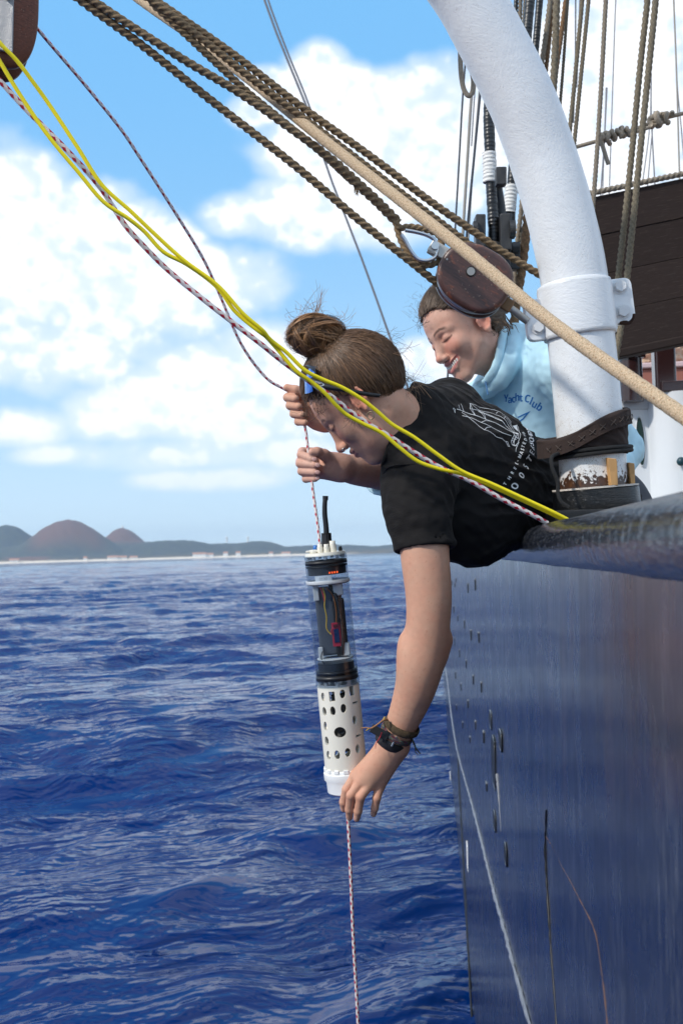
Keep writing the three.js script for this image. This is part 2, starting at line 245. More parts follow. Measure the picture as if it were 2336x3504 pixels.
// ---------------------------------------------------------------- the ship's side
const hullX = (y) => 0.218 - 0.045 * clamp((EYE - y) / EYE, -0.2, 1.2);       // outer face of the plating at a height
const onHull = (px, py, out = 0) => { const r = ray(px, py); let t = 1; for (let i = 0; i < 12; i++) t = (hullX(EYE + r.y * t) - out) / r.x; return camera.position.clone().addScaledVector(r, t); };
const hullTex = texture(2048, 1024, (u, v, x, y) => {                        // u runs along the ship (3 m), v up (3 m): streaks, scrapes, salt, dirt
  const cu = Math.cos(u * 6.2832) * 2.1, su = Math.sin(u * 6.2832) * 2.1, Yv = v * 3, streak = fbm3(cu * 7, su * 7, Yv * 0.9, 4), cloud = fbm3(cu * 0.9, su * 0.9, Yv * 1.3, 4), fine = n3(cu * 60, su * 60, Yv * 2.2), n = 1 + 0.4 * cloud + 0.14 * streak;
  let c = [0.0072 * n, 0.0086 * n, 0.0140 * n]; const mix = (k, t) => { c = c.map((q, i) => lerp(q, k[i], t)); };
  mix([0.034, 0.022, 0.018], 0.6 * sstep(0.08, 0.5, fbm3(cu * 1.6 + 9, su * 1.6, Yv * 0.8, 4)));             // brownish grime
  mix([0.10, 0.11, 0.13], 0.08 * sstep(0.25, 0.7, streak + 0.35 * fine));                                    // dried salt runs
  mix([0.30, 0.31, 0.30], 0.40 * sstep(0.66, 0.78, n3(cu * 95, su * 95, Yv * 7) * 0.75 + 0.5 * cloud + 0.12)); // small scratches down to primer
  mix([0.002, 0.003, 0.005], 0.7 * sstep(0.60, 0.75, n3(cu * 50 + 40, su * 50, Yv * 3.0) * 0.8 + 0.35 * streak)); // dark scuffs
  return c.map((k) => Math.pow(Math.max(0, k), 1 / 2.2));
}, true);
const hullRough = texture(512, 512, (u, v, x, y) => 0.30 + 0.06 * fbm2(x * 0.16, y * 0.012, 4) + 0.10 * fbm2(x * 0.02, y * 0.03, 3));
const hullBump = texture(512, 512, (u, v, x, y) => 0.5 + 0.22 * n2(x * 0.05, y * 0.006) + 0.3 * fbm2(x * 0.015, y * 0.02, 3) + 0.02 * n2(x * 0.9, y * 0.4));
const hullMat = phys(1, 1, 1, 1, { map: hullTex, roughnessMap: hullRough, bumpMap: hullBump, bumpScale: 0.004, clearcoat: 0.5, clearcoatRoughness: 0.15 });
const railTex = texture(512, 512, (u, v, x, y) => { const w = fbm2(x * 0.35, y * 0.02, 4) + 0.5 * n2(x * 0.05, y * 0.05), s = sstep(0.12, 0.42, w), ye = sstep(0.62, 0.8, fbm2(x * 0.018 + 7, y * 0.012 + 3, 3) + 0.28) * sstep(0.5, 0.62, v) * sstep(0.82, 0.7, v); let c = [0.010, 0.013, 0.022].map((k, i) => lerp(k, [0.17, 0.18, 0.20][i], 0.45 * s)); c = c.map((k, i) => lerp(k, [0.32, 0.22, 0.02][i], 0.7 * ye)); return c.map((k) => Math.pow(k, 1 / 2.2)); }, true);
const railMat = phys(1, 1, 1, 0.26, { map: railTex, bumpMap: hullBump, bumpScale: 0.004, clearcoat: 0.5, clearcoatRoughness: 0.22 });
const ship = thing('ship', 'dark blue painted steel side of a sailing ship with rounded rail', 'ship');
const Z0 = 1.6, ZM = -30, ZE = -40;
const sheerX = (z) => z > ZM ? 0 : 0.045 * Math.pow(ZM - z, 1.7);              // the far end turns inboard
{
  // plating: rows down the side, columns along
  const NZ = 220, NY = 46, pos = [], uv = [], idx = [];
  for (let i = 0; i <= NZ; i++) { const z = lerp(Z0, ZE, Math.pow(i / NZ, 1.5)); for (let j = 0; j <= NY; j++) { const y = lerp(EYE - 0.028, -0.9, j / NY); pos.push(hullX(y) + sheerX(z) + 0.0016 * n2(z * 1.7, y * 2.1) + (y < 0 ? 0.25 * y * y : 0), y, z); uv.push(-z / 3, y / 3); } }
  for (let i = 0; i < NZ; i++) for (let j = 0; j < NY; j++) { const a = i * (NY + 1) + j, b = a + NY + 1; idx.push(a, b, a + 1, b, b + 1, a + 1); }
  const g = new THREE.BufferGeometry(); g.setAttribute('position', new THREE.Float32BufferAttribute(pos, 3)); g.setAttribute('uv', new THREE.Float32BufferAttribute(uv, 2)); g.setIndex(idx); g.computeVertexNormals();
  part('side_plating', g, hullMat, ship);
  // rail profile (x, y) swept along the side: rounded nose, hollow under it, cap running inboard
  const prof = []; const yT = EYE + 0.050;
  for (let k = 0; k <= 16; k++) { const a = lerp(-0.42, 0.5, k / 16) * Math.PI; prof.push([0.246 - 0.046 * Math.cos(a), EYE + 0.004 + 0.046 * Math.sin(a)]); }
  for (const x of [0.27, 0.32, 0.40, 0.50, 0.60]) prof.push([x, yT]);
  prof.push([0.607, yT - 0.01], [0.60, yT - 0.045], [0.34, yT - 0.05]);
  
  const rp = [], ru = [], ri = [], RZ = 160; let acc = 0; const vs = prof.map((p, k) => { if (k) acc += Math.hypot(p[0] - prof[k - 1][0], p[1] - prof[k - 1][1]); return acc; });
  for (let i = 0; i <= RZ; i++) { const z = lerp(Z0, ZE, Math.pow(i / RZ, 1.6)); prof.forEach((p, k) => { rp.push(p[0] + sheerX(z) + 0.0012 * n2(z * 6, k * 0.6), p[1] + 0.001 * n2(z * 5 + 9, k * 0.5), z); ru.push(-z / 1.2, vs[k] / 0.22); }); }
  const m = prof.length; for (let i = 0; i < RZ; i++) for (let k = 0; k + 1 < m; k++) { const a = i * m + k, b = a + m; ri.push(a, a + 1, b, a + 1, b + 1, b); }
  const rg = new THREE.BufferGeometry(); rg.setAttribute('position', new THREE.Float32BufferAttribute(rp, 3)); rg.setAttribute('uv', new THREE.Float32BufferAttribute(ru, 2)); rg.setIndex(ri); rg.computeVertexNormals();
  part('cap_rail', rg, railMat, ship, 'worn glossy black and grey rounded rail on top of the side');
  // inside of the bulwark and its stanchion line, seen only from a step aside
  part('inner_bulwark', new THREE.BoxGeometry(0.04, 0.84, 22).translate(0.36, EYE - 0.425, -9.4), std(0.5, 0.5, 0.5, 0.5), ship);
  // weld bead along the plating
  const bead = [[1520, 2270], [1530, 2330], [1540, 2420], [1554, 2519], [1566, 2579], [1590, 2668], [1619, 2771], [1652, 2900], [1687, 3042], [1716, 3148], [1744, 3251], [1778, 3378], [1812, 3504], [1850, 3640], [1890, 3790]].map(([x, y]) => onHull(x, y, 0.002));
  part('weld_bead', sweep(bead, 420, 8, (t, a, s) => 0.0074 * (1 + 0.35 * n2(s * 45, a) + 0.25 * n2(s * 160, 3))), phys(0.26, 0.28, 0.33, 0.5, { clearcoat: 0.3, bumpMap: fuzzTex, bumpScale: 0.002 }), ship, 'pale worn weld bead curving along the plating');
  // dark plate seams
  const seamM = phys(0.006, 0.007, 0.010, 0.5);
  const seam = (pts, r) => part('plate_seam', sweep(pts.map(([x, y]) => onHull(x, y, r * 0.35)), 90, 6, (t, a, s) => r * (1 + 0.5 * n2(s * 30, 1))), seamM, ship);
  seam([[1566, 2592], [1572, 2720], [1580, 2860], [1588, 3008], [1596, 3160], [1604, 3310], [1614, 3504], [1624, 3700]], 0.008);
  seam([[1868, 2772], [1866, 2840], [1864, 2900], [1868, 3010], [1876, 3130], [1884, 3260], [1894, 3380], [1903, 3504], [1914, 3640]], 0.0022);
  // a rope scrape that has bared rusty primer
  part('scrape_mark', sweep([[1866, 2862], [1890, 2900], [1918, 2958], [1952, 3020], [1985, 3085], [2026, 3168], [2040, 3215], [2053, 3300], [2066, 3400], [2076, 3504], [2088, 3640]].map(([x, y]) => onHull(x, y, 0.0003)), 160, 5, (t, a, s) => 0.0009 * (1 + 0.6 * n2(s * 40, 2))), tint2(), ship, 'thin rusty scrape running down the plating');
  function tint2() { const t = texture(8, 256, (u, v) => { const k = fbm2(v * 30, 4, 3); const c = v < 0.55 ? [0.13 + 0.12 * k, 0.065 + 0.05 * k, 0.05] : [0.10 + 0.05 * k, 0.11 + 0.05 * k, 0.13]; return c.map((q) => Math.pow(Math.max(0, q), 1 / 2.2)); }, true); t.repeat.set(1, 0.55); return std(1, 1, 1, 0.7, { map: t }); }
  // lugs and slots standing on the plating: [px, py, height px]
  const lugM = phys(0.010, 0.011, 0.014, 0.4, { clearcoat: 0.5 }), glintM = phys(0.22, 0.23, 0.25, 0.5);
  const lugs = [[1601, 2012, 34], [1626, 2000, 40], [1552, 2085, 26], [1589, 2135, 30], [1566, 2115, 20], [1611, 2172, 36], [1638, 2180, 36], [1555, 2195, 30], [1572, 2235, 28], [1595, 2272, 30], [1558, 2310, 24], [1619, 2325, 32], [1577, 2350, 26], [1647, 2350, 36], [1601, 2408, 28], [1562, 2420, 20], [1583, 2480, 22], [1627, 2480, 30], [1655, 2520, 40], [1608, 2530, 22], [1545, 1995, 18], [1556, 2000, 16], [1560, 1985, 14], [1665, 2690, 30]];
  for (const [px, py, h] of lugs) { const p = onHull(px, py), z = -toPx(p)[2], hh = h / FPX * -z; const l = part('plating_lug', new RoundedBoxGeometry(0.012, hh, 0.05, 2, 0.004), lugM, ship); l.position.copy(p); part('chipped_edge', new THREE.BoxGeometry(0.0125, hh * 0.12, 0.02).translate(0, hh * 0.44, 0.018), glintM, l); }
  // larger openings with a rim
  const hole = (px, py0, py1, w, name = 'drain_slot') => { const p = onHull(px, (py0 + py1) / 2), s = toPx(p)[2] / FPX, h = (py1 - py0) * s; const o = part(name, new RoundedBoxGeometry(0.008, h, w, 3, 0.0035), seamM, ship); o.position.copy(p); const rim = sweep([[0, h * .5, -w * .35], [0, h * .5, w * .35], [0, h * .4, w * .5], [0, -h * .4, w * .5], [0, -h * .5, w * .35], [0, -h * .5, -w * .35], [0, -h * .4, -w * .5], [0, h * .4, -w * .5]].map((q) => V(-0.002, q[1], q[2])), 60, 6, () => 0.003, { closed: true, cap: false }); part('slot_rim', rim, lugM, o); };
  hole(1679, 2436, 2490, 0.12); hole(1713, 2502, 2564, 0.11); hole(1693, 2780, 2838, 0.1); hole(1731, 2890, 2956, 0.07); hole(1690, 2526, 2690, 0.16, 'scupper_opening');
  part('worn_patch', sweep([[1700, 2650], [1704, 2700], [1708, 2760], [1712, 2845]].map(([x, y]) => onHull(x, y, 0.0002)), 60, 6, (t, a, s) => 0.006 * (1.1 - t) * (1 + 0.5 * n2(s * 60, a))), phys(0.20, 0.21, 0.23, 0.5), ship, 'pale worn strip under the scupper');
  // white draught marks on the far plating
  const white = std(0.85, 0.85, 0.83, 0.6);
  for (const [x, y, h, w] of [[1508, 2450, 66, 0.5], [1516, 2530, 50, 0.45], [1525, 2580, 56, 0.4], [1540, 2676, 52, 0.35], [1598, 2930, 88, 0.12]]) { const p = onHull(x, y), s = toPx(p)[2] / FPX, b = part('draught_mark', new RoundedBoxGeometry(0.006, h * s, w, 2, 0.002), white, ship); b.position.copy(p); b.rotation.x = 0.05; }
  // deck and far structure under foot
  const deck = new THREE.Group(); part('deck', new THREE.BoxGeometry(5.6, 0.06, 22).translate(3.16, EYE - 0.88, -9.4), std(0.32, 0.22, 0.13, 0.7), ship);
}

// ---------------------------------------------------------------- davit
const DD = 2.30;                                                               // its distance
const davit = thing('davit', 'white painted curved steel davit pipe standing on the ship rail', 'davit');
const paintBump = texture(512, 512, (u, v) => 0.5 + 0.55 * tile(u, v, 26, 2) + 0.45 * tile(u + .3, v, 75, 2)); paintBump.repeat.set(1, 2.2);
const davPts = [[980, -640, 2.22], [1230, -420, 2.23], [1420, -235, 2.25], [1569, -57, 2.27], [1673, 124, 2.28], [1783, 344, 2.29], [1853, 531, DD], [1906, 702, DD], [1953, 899, DD], [1968, 1000, DD], [1986, 1155, DD], [2001, 1304, DD], [2024, 1560, DD], [2030, 1657, DD], [2032, 1680, DD]].map((a) => P(...a));
const DR = 113.5 / FPX * DD;
{
  const N = 320, M = 72, g = sweep(davPts, N, M, (t, a, s) => DR * (1 + 0.004 * n3(Math.cos(a) * 2, Math.sin(a) * 2, s * 9) + 0.007 * fbm3(Math.cos(a) * 6, Math.sin(a) * 6, s * 60, 2)), { unit: true });
  // where photo marks fall on the pipe
  const at = (px, py) => { const p = g.attributes.position, n = g.attributes.normal, w = V(), k = V(); let best = 1e9, uv = [0, 0]; for (let i = 0; i < (N + 1) * (M + 1); i++) { w.fromBufferAttribute(p, i); k.fromBufferAttribute(n, i); if (k.dot(camera.position.clone().sub(w)) < 0) continue; const q = toPx(w), d = Math.hypot(q[0] - px, q[1] - py); if (d < best) { best = d; uv = [g.attributes.uv.getX(i), g.attributes.uv.getY(i)]; } } return uv; };
  const chip = at(1882, 672), chip2 = at(1892, 700), rustP = at(1935, 1600), vb = at(2020, 1655)[1], vr = at(2010, 1400)[1];
  const Lp = new THREE.CatmullRomCurve3(davPts, false, 'centripetal').getLength(), circ = 2 * Math.PI * DR;
  const map = texture(1024, 2048, (u, v) => {
    const X = u * circ, Y = v * Lp, n = fbm2(X * 130, Y * 130, 3), m = fbm2(X * 34, Y * 34, 3), wide = fbm2(X * 8, Y * 5, 3);
    let c = [0.80, 0.81, 0.82]; c = c.map((k, i) => k * (1 + 0.03 * wide + 0.02 * n));
    const dirty = sstep(vr - 0.1, vb, v) * clamp(0.35 + 0.9 * wide + 0.5 * m); c = c.map((k, i) => lerp(k, [0.62, 0.52, 0.40][i], 0.3 * clamp(dirty)));
    const pin = sstep(0.36, 0.46, n2(X * 300, Y * 300) * 0.6 + 0.25 * m - 0.15 + 0.22 * sstep(vr - 0.08, vb, v)); c = c.map((k, i) => lerp(k, [0.30, 0.22, 0.16][i], 0.7 * pin));
    const low = (vb - v) * Lp, rust = sstep(0.05, 0.30, (0.55 + 0.75 * fbm2(X * 75, Y * 75, 3) + 0.35 * m) - low / 0.042); c = c.map((k, i) => lerp(k, [0.045 + 0.09 * clamp(m), 0.018 + 0.03 * clamp(m), 0.010][i], rust));
    let du = Math.abs(u - rustP[0]); du = Math.min(du, 1 - du); const bl = sstep(0.0, 0.4, 0.75 + 1.1 * m + 0.7 * n - Math.hypot(du * circ / 0.024, (v - rustP[1]) * Lp / 0.03)); c = c.map((k, i) => lerp(k, [0.030 + 0.05 * clamp(n), 0.017, 0.011][i], bl));
    const sp = sstep(0.1, 0.35, 0.35 + 1.3 * n - 0.55 * Math.hypot(du * circ / 0.045, (v - rustP[1] - 0.004) * Lp / 0.035)); c = c.map((k, i) => lerp(k, [0.35, 0.17, 0.09][i], 0.8 * sp));
    for (const [q, r] of [[chip, 0.011], [chip2, 0.013]]) { let d = Math.abs(u - q[0]); d = Math.min(d, 1 - d); const h = sstep(0.05, 0.12, 0.55 + 1.7 * m + 0.6 * n - Math.hypot(d * circ, (v - q[1]) * Lp) / r); c = c.map((k, i) => lerp(k, [0.42, 0.41, 0.36][i], h)); }
    return c.map((k) => Math.pow(Math.max(k, 0), 1 / 2.2));
  }, true); map.wrapT = THREE.ClampToEdgeWrapping; map.minFilter = THREE.LinearFilter;
  const bump = paintBump.clone(); bump.repeat.set(2, 2 * Lp / circ);
  part('curved_pipe', g, phys(1, 1, 1, 0.38, { map, bumpMap: bump, bumpScale: 0.00042, clearcoat: 0.35, clearcoatRoughness: 0.3 }), davit);
}
const whitePaint = phys(0.82, 0.83, 0.84, 0.36, { clearcoat: 0.35, clearcoatRoughness: 0.3, bumpMap: paintBump, bumpScale: 0.0005 });
const rustM = std(0.07, 0.026, 0.012, 0.85, { bumpMap: fuzzTex, bumpScale: 0.003 });
{
  // clamp round the pipe with two bolted ears
  const c = P(1972, 1060, DD), yA = P(1958, 980, DD).sub(P(1980, 1150, DD)).normalize(), zA = CB.clone().addScaledVector(yA, -CB.dot(yA)).normalize(), xA = yA.clone().cross(zA);
  const clampG = new THREE.Group(); clampG.name = 'clamp'; clampG.applyMatrix4(M4(c, xA, yA, zA)); davit.add(clampG);
  const k = DD / FPX, band = new THREE.LatheGeometry([[DR * 1.0, -0.060], [DR * 1.07, -0.060], [DR * 1.115, -0.052], [DR * 1.115, 0.048], [DR * 1.09, 0.056], [DR * 1.0, 0.060]].map((p) => new THREE.Vector2(...p)), 72);
  part('band', band, whitePaint, clampG);
  const ear = (w, h, d, x, y) => { const s = new THREE.Shape(), r = 0.016; s.moveTo(-w / 2, -h / 2); s.lineTo(w / 2 - r, -h / 2); s.quadraticCurveTo(w / 2, -h / 2, w / 2, -h / 2 + r); s.lineTo(w / 2, h / 2 - r); s.quadraticCurveTo(w / 2, h / 2, w / 2 - r, h / 2); s.lineTo(-w / 2, h / 2); return new THREE.ExtrudeGeometry(s, { depth: d, bevelEnabled: true, bevelThickness: 0.002, bevelSize: 0.002, bevelSegments: 2 }).translate(x, y, -d / 2); };
  const right = part('ear', ear(0.055, 0.094, 0.012, 0.094, 0.006), whitePaint, clampG), back = part('ear', ear(0.055, 0.094, 0.010, 0.094, 0.006).translate(0, 0, -0.014), whitePaint, clampG);
  const left = part('ear', ear(0.05, 0.086, 0.022, 0.088, 0.012).rotateZ(Math.PI), whitePaint, clampG);
  const bolt = (x, y, z, s = 1) => { const b = part('bolt', new THREE.CylinderGeometry(0.0125 * s, 0.0135 * s, 0.011, 6).rotateX(Math.PI / 2).translate(x, y, z), whitePaint, clampG); part('washer', new THREE.CylinderGeometry(0.017 * s, 0.0175 * s, 0.003, 24).rotateX(Math.PI / 2).translate(x, y, z - 0.006), whitePaint, b); };
  bolt(0.097, 0.037, 0.014); bolt(0.097, -0.018, 0.014); bolt(-0.092, -0.030, 0.020, 0.9);
  part('rust_patch', new THREE.TorusGeometry(0.018, 0.004, 8, 24, 2.2).rotateZ(-2.2).translate(0.102, -0.026, 0.006), rustM, clampG, 'brown rust round the lower bolt'); part('rust_patch', new THREE.SphereGeometry(0.010, 12, 8).scale(1.5, 0.5, 0.7).translate(0.096, -0.041, 0.003), rustM, clampG);
  // canvas boot
  const canvasM = std(0.032, 0.018, 0.014, 0.9, { side: THREE.DoubleSide, bumpMap: fuzzTex, bumpScale: 0.0006 });
  const boot = new THREE.Group(); boot.name = 'canvas_boot'; boot.userData.label = 'dark brown canvas boot with cross stitches tied round the pipe'; davit.add(boot);
  const o2 = P(2017, 1500, DD), y2 = P(2001, 1304, DD).sub(P(2030, 1657, DD)).normalize(), z2 = CB.clone().addScaledVector(y2, -CB.dot(y2)).normalize(), x2 = y2.clone().cross(z2);
  boot.applyMatrix4(M4(o2, x2, y2, z2));
  const ring = (fn, rows, cols = 120) => { const pos = [], uv = [], idx = []; for (let i = 0; i <= rows; i++) for (let j = 0; j <= cols; j++) { const a = j / cols * 2 * Math.PI, [r, y] = fn(i / rows, a); pos.push(Math.sin(a) * r, y, Math.cos(a) * r); uv.push(j / cols * 4, i / rows); } for (let i = 0; i < rows; i++) for (let j = 0; j < cols; j++) { const a = i * (cols + 1) + j, b = a + cols + 1; idx.push(a, a + 1, b, a + 1, b + 1, b); } const g = new THREE.BufferGeometry(); g.setAttribute('position', new THREE.Float32BufferAttribute(pos, 3)); g.setAttribute('uv', new THREE.Float32BufferAttribute(uv, 2)); g.setIndex(idx); g.computeVertexNormals(); return g; };
  // the top edge climbs from left (a = -90 deg) to right
  const edge = (a) => 0.020 + 0.032 * Math.sin(a) + 0.004 * Math.sin(3 * a + 1), wr = (a, t) => 0.0022 * n2(Math.cos(a) * 2.2 + 4, Math.sin(a) * 2.2 + t * 3), lw = (a) => Math.pow(Math.max(0, -Math.sin(a + 0.15)), 2);
  part('skirt', ring((t, a) => [DR + 0.005 + 0.005 * t + wr(a, t) + 0.020 * lw(a) * t, lerp(-0.040, edge(a) - 0.012, t)], 22), canvasM, boot);
  // the folded-over collar: up the inside, over the top, down the outside to a free hem
  const fold = (t, a) => { const R = DR + 0.009 + 0.026 * lw(a) + wr(a, 1), hgt = 0.030 + 0.006 * lw(a); if (t < 0.3) return [R - 0.004 + 0.002 * t, edge(a) - 0.012 + hgt * 0.62 * t / 0.3]; const u = (t - 0.3) / 0.7, th = Math.PI * (1 - clamp(u / 0.35)); return u < 0.35 ? [R + 0.003 + 0.006 * Math.cos(th), edge(a) - 0.012 + hgt * 0.62 + 0.005 * Math.sin(th)] : [R + 0.009 + 0.003 * (u - 0.35) + 0.002 * Math.sin(a * 5), edge(a) - 0.012 + hgt * 0.62 - hgt * (u - 0.35) / 0.65]; };
  const collar = part('rolled_collar', ring(fold, 30), canvasM, boot);
  const stM = std(0.075, 0.055, 0.045, 0.8);
  for (let i = 0; i < 11; i++) { const a = -1.15 + i * 0.245, [r, y] = fold(0.78, a), q = V(Math.sin(a) * (r + 0.001), y, Math.cos(a) * (r + 0.001)), tx = V(Math.cos(a), 0, -Math.sin(a)); for (const s of [-1, 1]) part('cross_stitch', sweep([q.clone().addScaledVector(tx, -0.0065).add(V(0, -0.0055 * s, 0)), q.clone().add(V(Math.sin(a) * 0.0012, 0, Math.cos(a) * 0.0012)), q.clone().addScaledVector(tx, 0.0065).add(V(0, 0.0055 * s, 0))], 6, 5, () => 0.0009), stM, collar); }
  const cordM = std(0.012, 0.012, 0.013, 0.7, { bumpMap: ropeBump, bumpScale: 0.0012 });
  const loop = (y, r0, til) => { const p = []; for (let i = 0; i < 40; i++) { const a = i / 40 * 2 * Math.PI; p.push(V(Math.sin(a) * r0, y + til * Math.sin(a), Math.cos(a) * r0)); } return sweep(p, 160, 8, () => 0.0045, { closed: true, cap: false }); };
  part('tie_cord', loop(-0.036, DR + 0.013, 0.003), cordM, boot); part('tie_cord', loop(-0.027, DR + 0.013, 0.001), cordM, boot);
  part('cord_tail', sweep([P(1908, 1552, 2.235), P(1886, 1566, 2.21), P(1888, 1600, 2.20), P(1906, 1648, 2.195), P(1908, 1690, 2.19), P(1918, 1716, 2.185), P(1945, 1737, 2.18)].map((p) => boot.worldToLocal(p.clone())), 60, 8, () => 0.0042), cordM, boot);
  // wedges
  const woodT = texture(128, 256, (u, v, x, y) => { const n = 1 + 0.3 * fbm2(x * 0.12, y * 0.012, 3) + 0.12 * n2(x * .6, y * .02); return [0.52 * n, 0.29 * n, 0.11 * n].map((k) => Math.pow(Math.max(0, k), 1 / 2.2)); }, true), woodM = std(1, 1, 1, 0.65, { map: woodT });
  const wedge = (px0, px1, py0, py1, d, name) => { const w = (px1 - px0) * d / FPX, h = (py1 - py0) * d / FPX, s = new THREE.Shape([new THREE.Vector2(-w * 0.5, h * 0.5), new THREE.Vector2(w * 0.42, h * 0.46), new THREE.Vector2(w * 0.5, h * 0.38), new THREE.Vector2(w * 0.62, -h * 0.5), new THREE.Vector2(-w * 0.1, -h * 0.5)]); const g = new THREE.ExtrudeGeometry(s, { depth: 0.022, bevelEnabled: true, bevelSize: 0.0012, bevelThickness: 0.0012, bevelSegments: 1 }); return part(name, g.applyMatrix4(M4(P((px0 + px1) / 2, (py0 + py1) / 2, d), CR, CU, CB)), woodM, davit, 'bright wooden wedge driven in at the foot'); };
  wedge(2070, 2098, 1570, 1660, 2.232, 'wedge'); wedge(2142, 2158, 1586, 1660, 2.285, 'wedge');
  // foot: worn pale top plate, black ring, black plinth
  const foot = P(2035, 1672, DD), blackGloss = phys(0.004, 0.005, 0.007, 0.35, { clearcoat: 0.35, clearcoatRoughness: 0.2, bumpMap: paintBump, bumpScale: 0.003 });
  const G2 = (g) => g.applyMatrix4(M4(foot, x2, y2, z2));
  const worn = texture(256, 256, (u, v, x, y) => { const k = sstep(0.0, 0.25, fbm2(x * 0.07, y * 0.07, 4) + 0.35); return [0.75, 0.68, 0.6].map((c, i) => Math.pow(lerp([0.02, 0.02, 0.025][i], c, k), 1 / 2.2)); }, true);
  part('foot_plate', G2(new THREE.CylinderGeometry(0.0925, 0.0925, 0.004, 64).translate(0, 0.002, 0)), std(1, 1, 1, 0.6, { map: worn }), davit);
  part('foot_ring', G2(new THREE.LatheGeometry([[0.06, 0], [0.090, 0], [0.0925, -0.003], [0.0935, -0.03], [0.0935, -0.052], [0.06, -0.056]].map((p) => new THREE.Vector2(...p)).reverse(), 72)), blackGloss, davit);
  const yb = EYE + 0.049, base = foot.clone().addScaledVector(y2, -0.052), hgt = base.y - yb;
  part('plinth', new RoundedBoxGeometry(0.235, Math.max(0.02, hgt) + 0.008, 0.30, 3, 0.008).translate(base.x + 0.008, yb + hgt / 2 - 0.002, base.z + 0.0), blackGloss, davit, 'glossy black plinth block under the davit');
}
// ---------------------------------------------------------------- ropes
const pts = (list, d0, d1) => list.map((a, i) => P(a[0], a[1], a[2] ?? lerp(d0, d1 ?? d0, i / (list.length - 1))));
const rope = (name, list, d0, d1, wpx, mat, label, group, opt = {}) => { const p = pts(list, d0, d1), r = wpx / 2 * (opt.at ?? (d0 + (d1 ?? d0)) / 2) / FPX; return single(name, opt.plain ? sweep(p, opt.n ?? 200, opt.m ?? 10, () => r) : laid(p, r, opt), mat, label, 'rope', group); };
// tackle falls running from the upper left to the davit
const TG = 'tarred tackle ropes slung to the davit';
rope('tackle_rope', [[120, -120], [275, 0], [490, 158], [714, 337], [1020, 576], [1224, 750], [1400, 892], [1500, 972], [1560, 1010]], 2.15, 2.33, 31, ropeBrown, 'lowest brown laid rope of the tackle, running into the wooden block', TG);
rope('tackle_rope', [[150, -120], [316, 0], [612, 194], [816, 316], [1020, 459], [1120, 535], [1194, 602], [1290, 690], [1362, 762]], 2.15, 2.30, 31, ropeBrown, 'brown laid rope with a thick splice ending at the steel thimble', TG, { swell: (t) => 1 + 0.28 * sstep(0.74, 0.82, t) });
rope('tackle_rope', [[360, -120], [531, 0], [796, 184], [1020, 357], [1276, 541], [1476, 692], [1600, 778], [1720, 862], [1842, 938], [1900, 975]], 2.20, 2.34, 29, ropeBrown, 'highest brown laid rope of the tackle, running behind the white davit', TG);
rope('tackle_rope', [[370, -102], [545, 20], [700, 140], [860, 268], [1020, 390], [1200, 528], [1411, 690], [1520, 772], [1625, 852], [1660, 885]], 2.19, 2.32, 29, ropeBrown, 'brown laid rope reaching the top of the wooden block', TG);
rope('tackle_rope', [[520, 10], [640, 122], [760, 235], [850, 318], [960, 408], [1060, 490], [1130, 550], [1196, 612]], 2.21, 2.285, 28, ropeBrown, 'short brown laid rope tucked into the splice above the thimble', TG);
// frayed end of the splice
{ const r = rng(3), list = []; for (let i = 0; i < 18; i++) { const a = P(1212 + r() * 14, 640 + r() * 14, 2.265), b = a.clone().addScaledVector(camDir(r() - 0.6, -0.4 - r(), r() * 0.5), 0.006 + 0.008 * r()); list.push(sweep([a, a.clone().lerp(b, 0.5).addScaledVector(CR, 0.002 * (r() - 0.5)), b], 4, 4, () => 0.0006)); } scene.getObjectByName('tackle_rope_001').add(Object.assign(shadows(new THREE.Mesh(merge(list), ropeBrown)), { name: 'frayed_end' })); }
// thick soft beige rope in front of everything
{ const p = [[330, -120, 2.75], [480, 0, 2.62], [653, 122, 2.5], [840, 262, 2.38], [1020, 408, 2.26], [1224, 571, 2.14], [1420, 725, 2.02], [1600, 867, 1.90], [1730, 975, 1.82], [1850, 1075, 1.75], [2000, 1188, 1.66], [2170, 1308, 1.56], [2336, 1424, 1.48], [2520, 1560, 1.40]].map((a) => P(...a)); const g = sweep(p, 900, 14, (t, a, s) => 0.0114 * (1 + 0.05 * n3(Math.cos(a) * 1.5, Math.sin(a) * 1.5, s * 90)));
  const b = single('soft_rope', g, ropeBeige, 'thick pale beige braided rope slanting in front of the white davit', 'rope'); const r = rng(8), fz = [], c = new THREE.CatmullRomCurve3(p, false, 'centripetal');
  for (let i = 0; i < 1500; i++) { const q = c.getPointAt(r() * 0.99), d = V(r() - 0.5, r() - 0.5, r() - 0.5).normalize(), a = q.clone().addScaledVector(d, 0.0108), e = a.clone().addScaledVector(d, 0.002 + 0.003 * r()).add(V(r() - 0.5, r() - 0.5, r() - 0.5).multiplyScalar(0.004)), w = d.clone().cross(CU).normalize().multiplyScalar(0.00035); const k = new THREE.BufferGeometry(); k.setAttribute('position', new THREE.Float32BufferAttribute([a.x - w.x, a.y - w.y, a.z - w.z, a.x + w.x, a.y + w.y, a.z + w.z, e.x, e.y, e.z], 3)); k.setAttribute('uv', new THREE.Float32BufferAttribute([0, 0, 1, 0, 0, 1], 2)); k.computeVertexNormals(); fz.push(k); }
  const f = part('loose_fibres', mergeGeometries(fz), std(0.5, 0.4, 0.27, 1, { side: THREE.DoubleSide }), b); f.userData.kind = 'stuff'; }
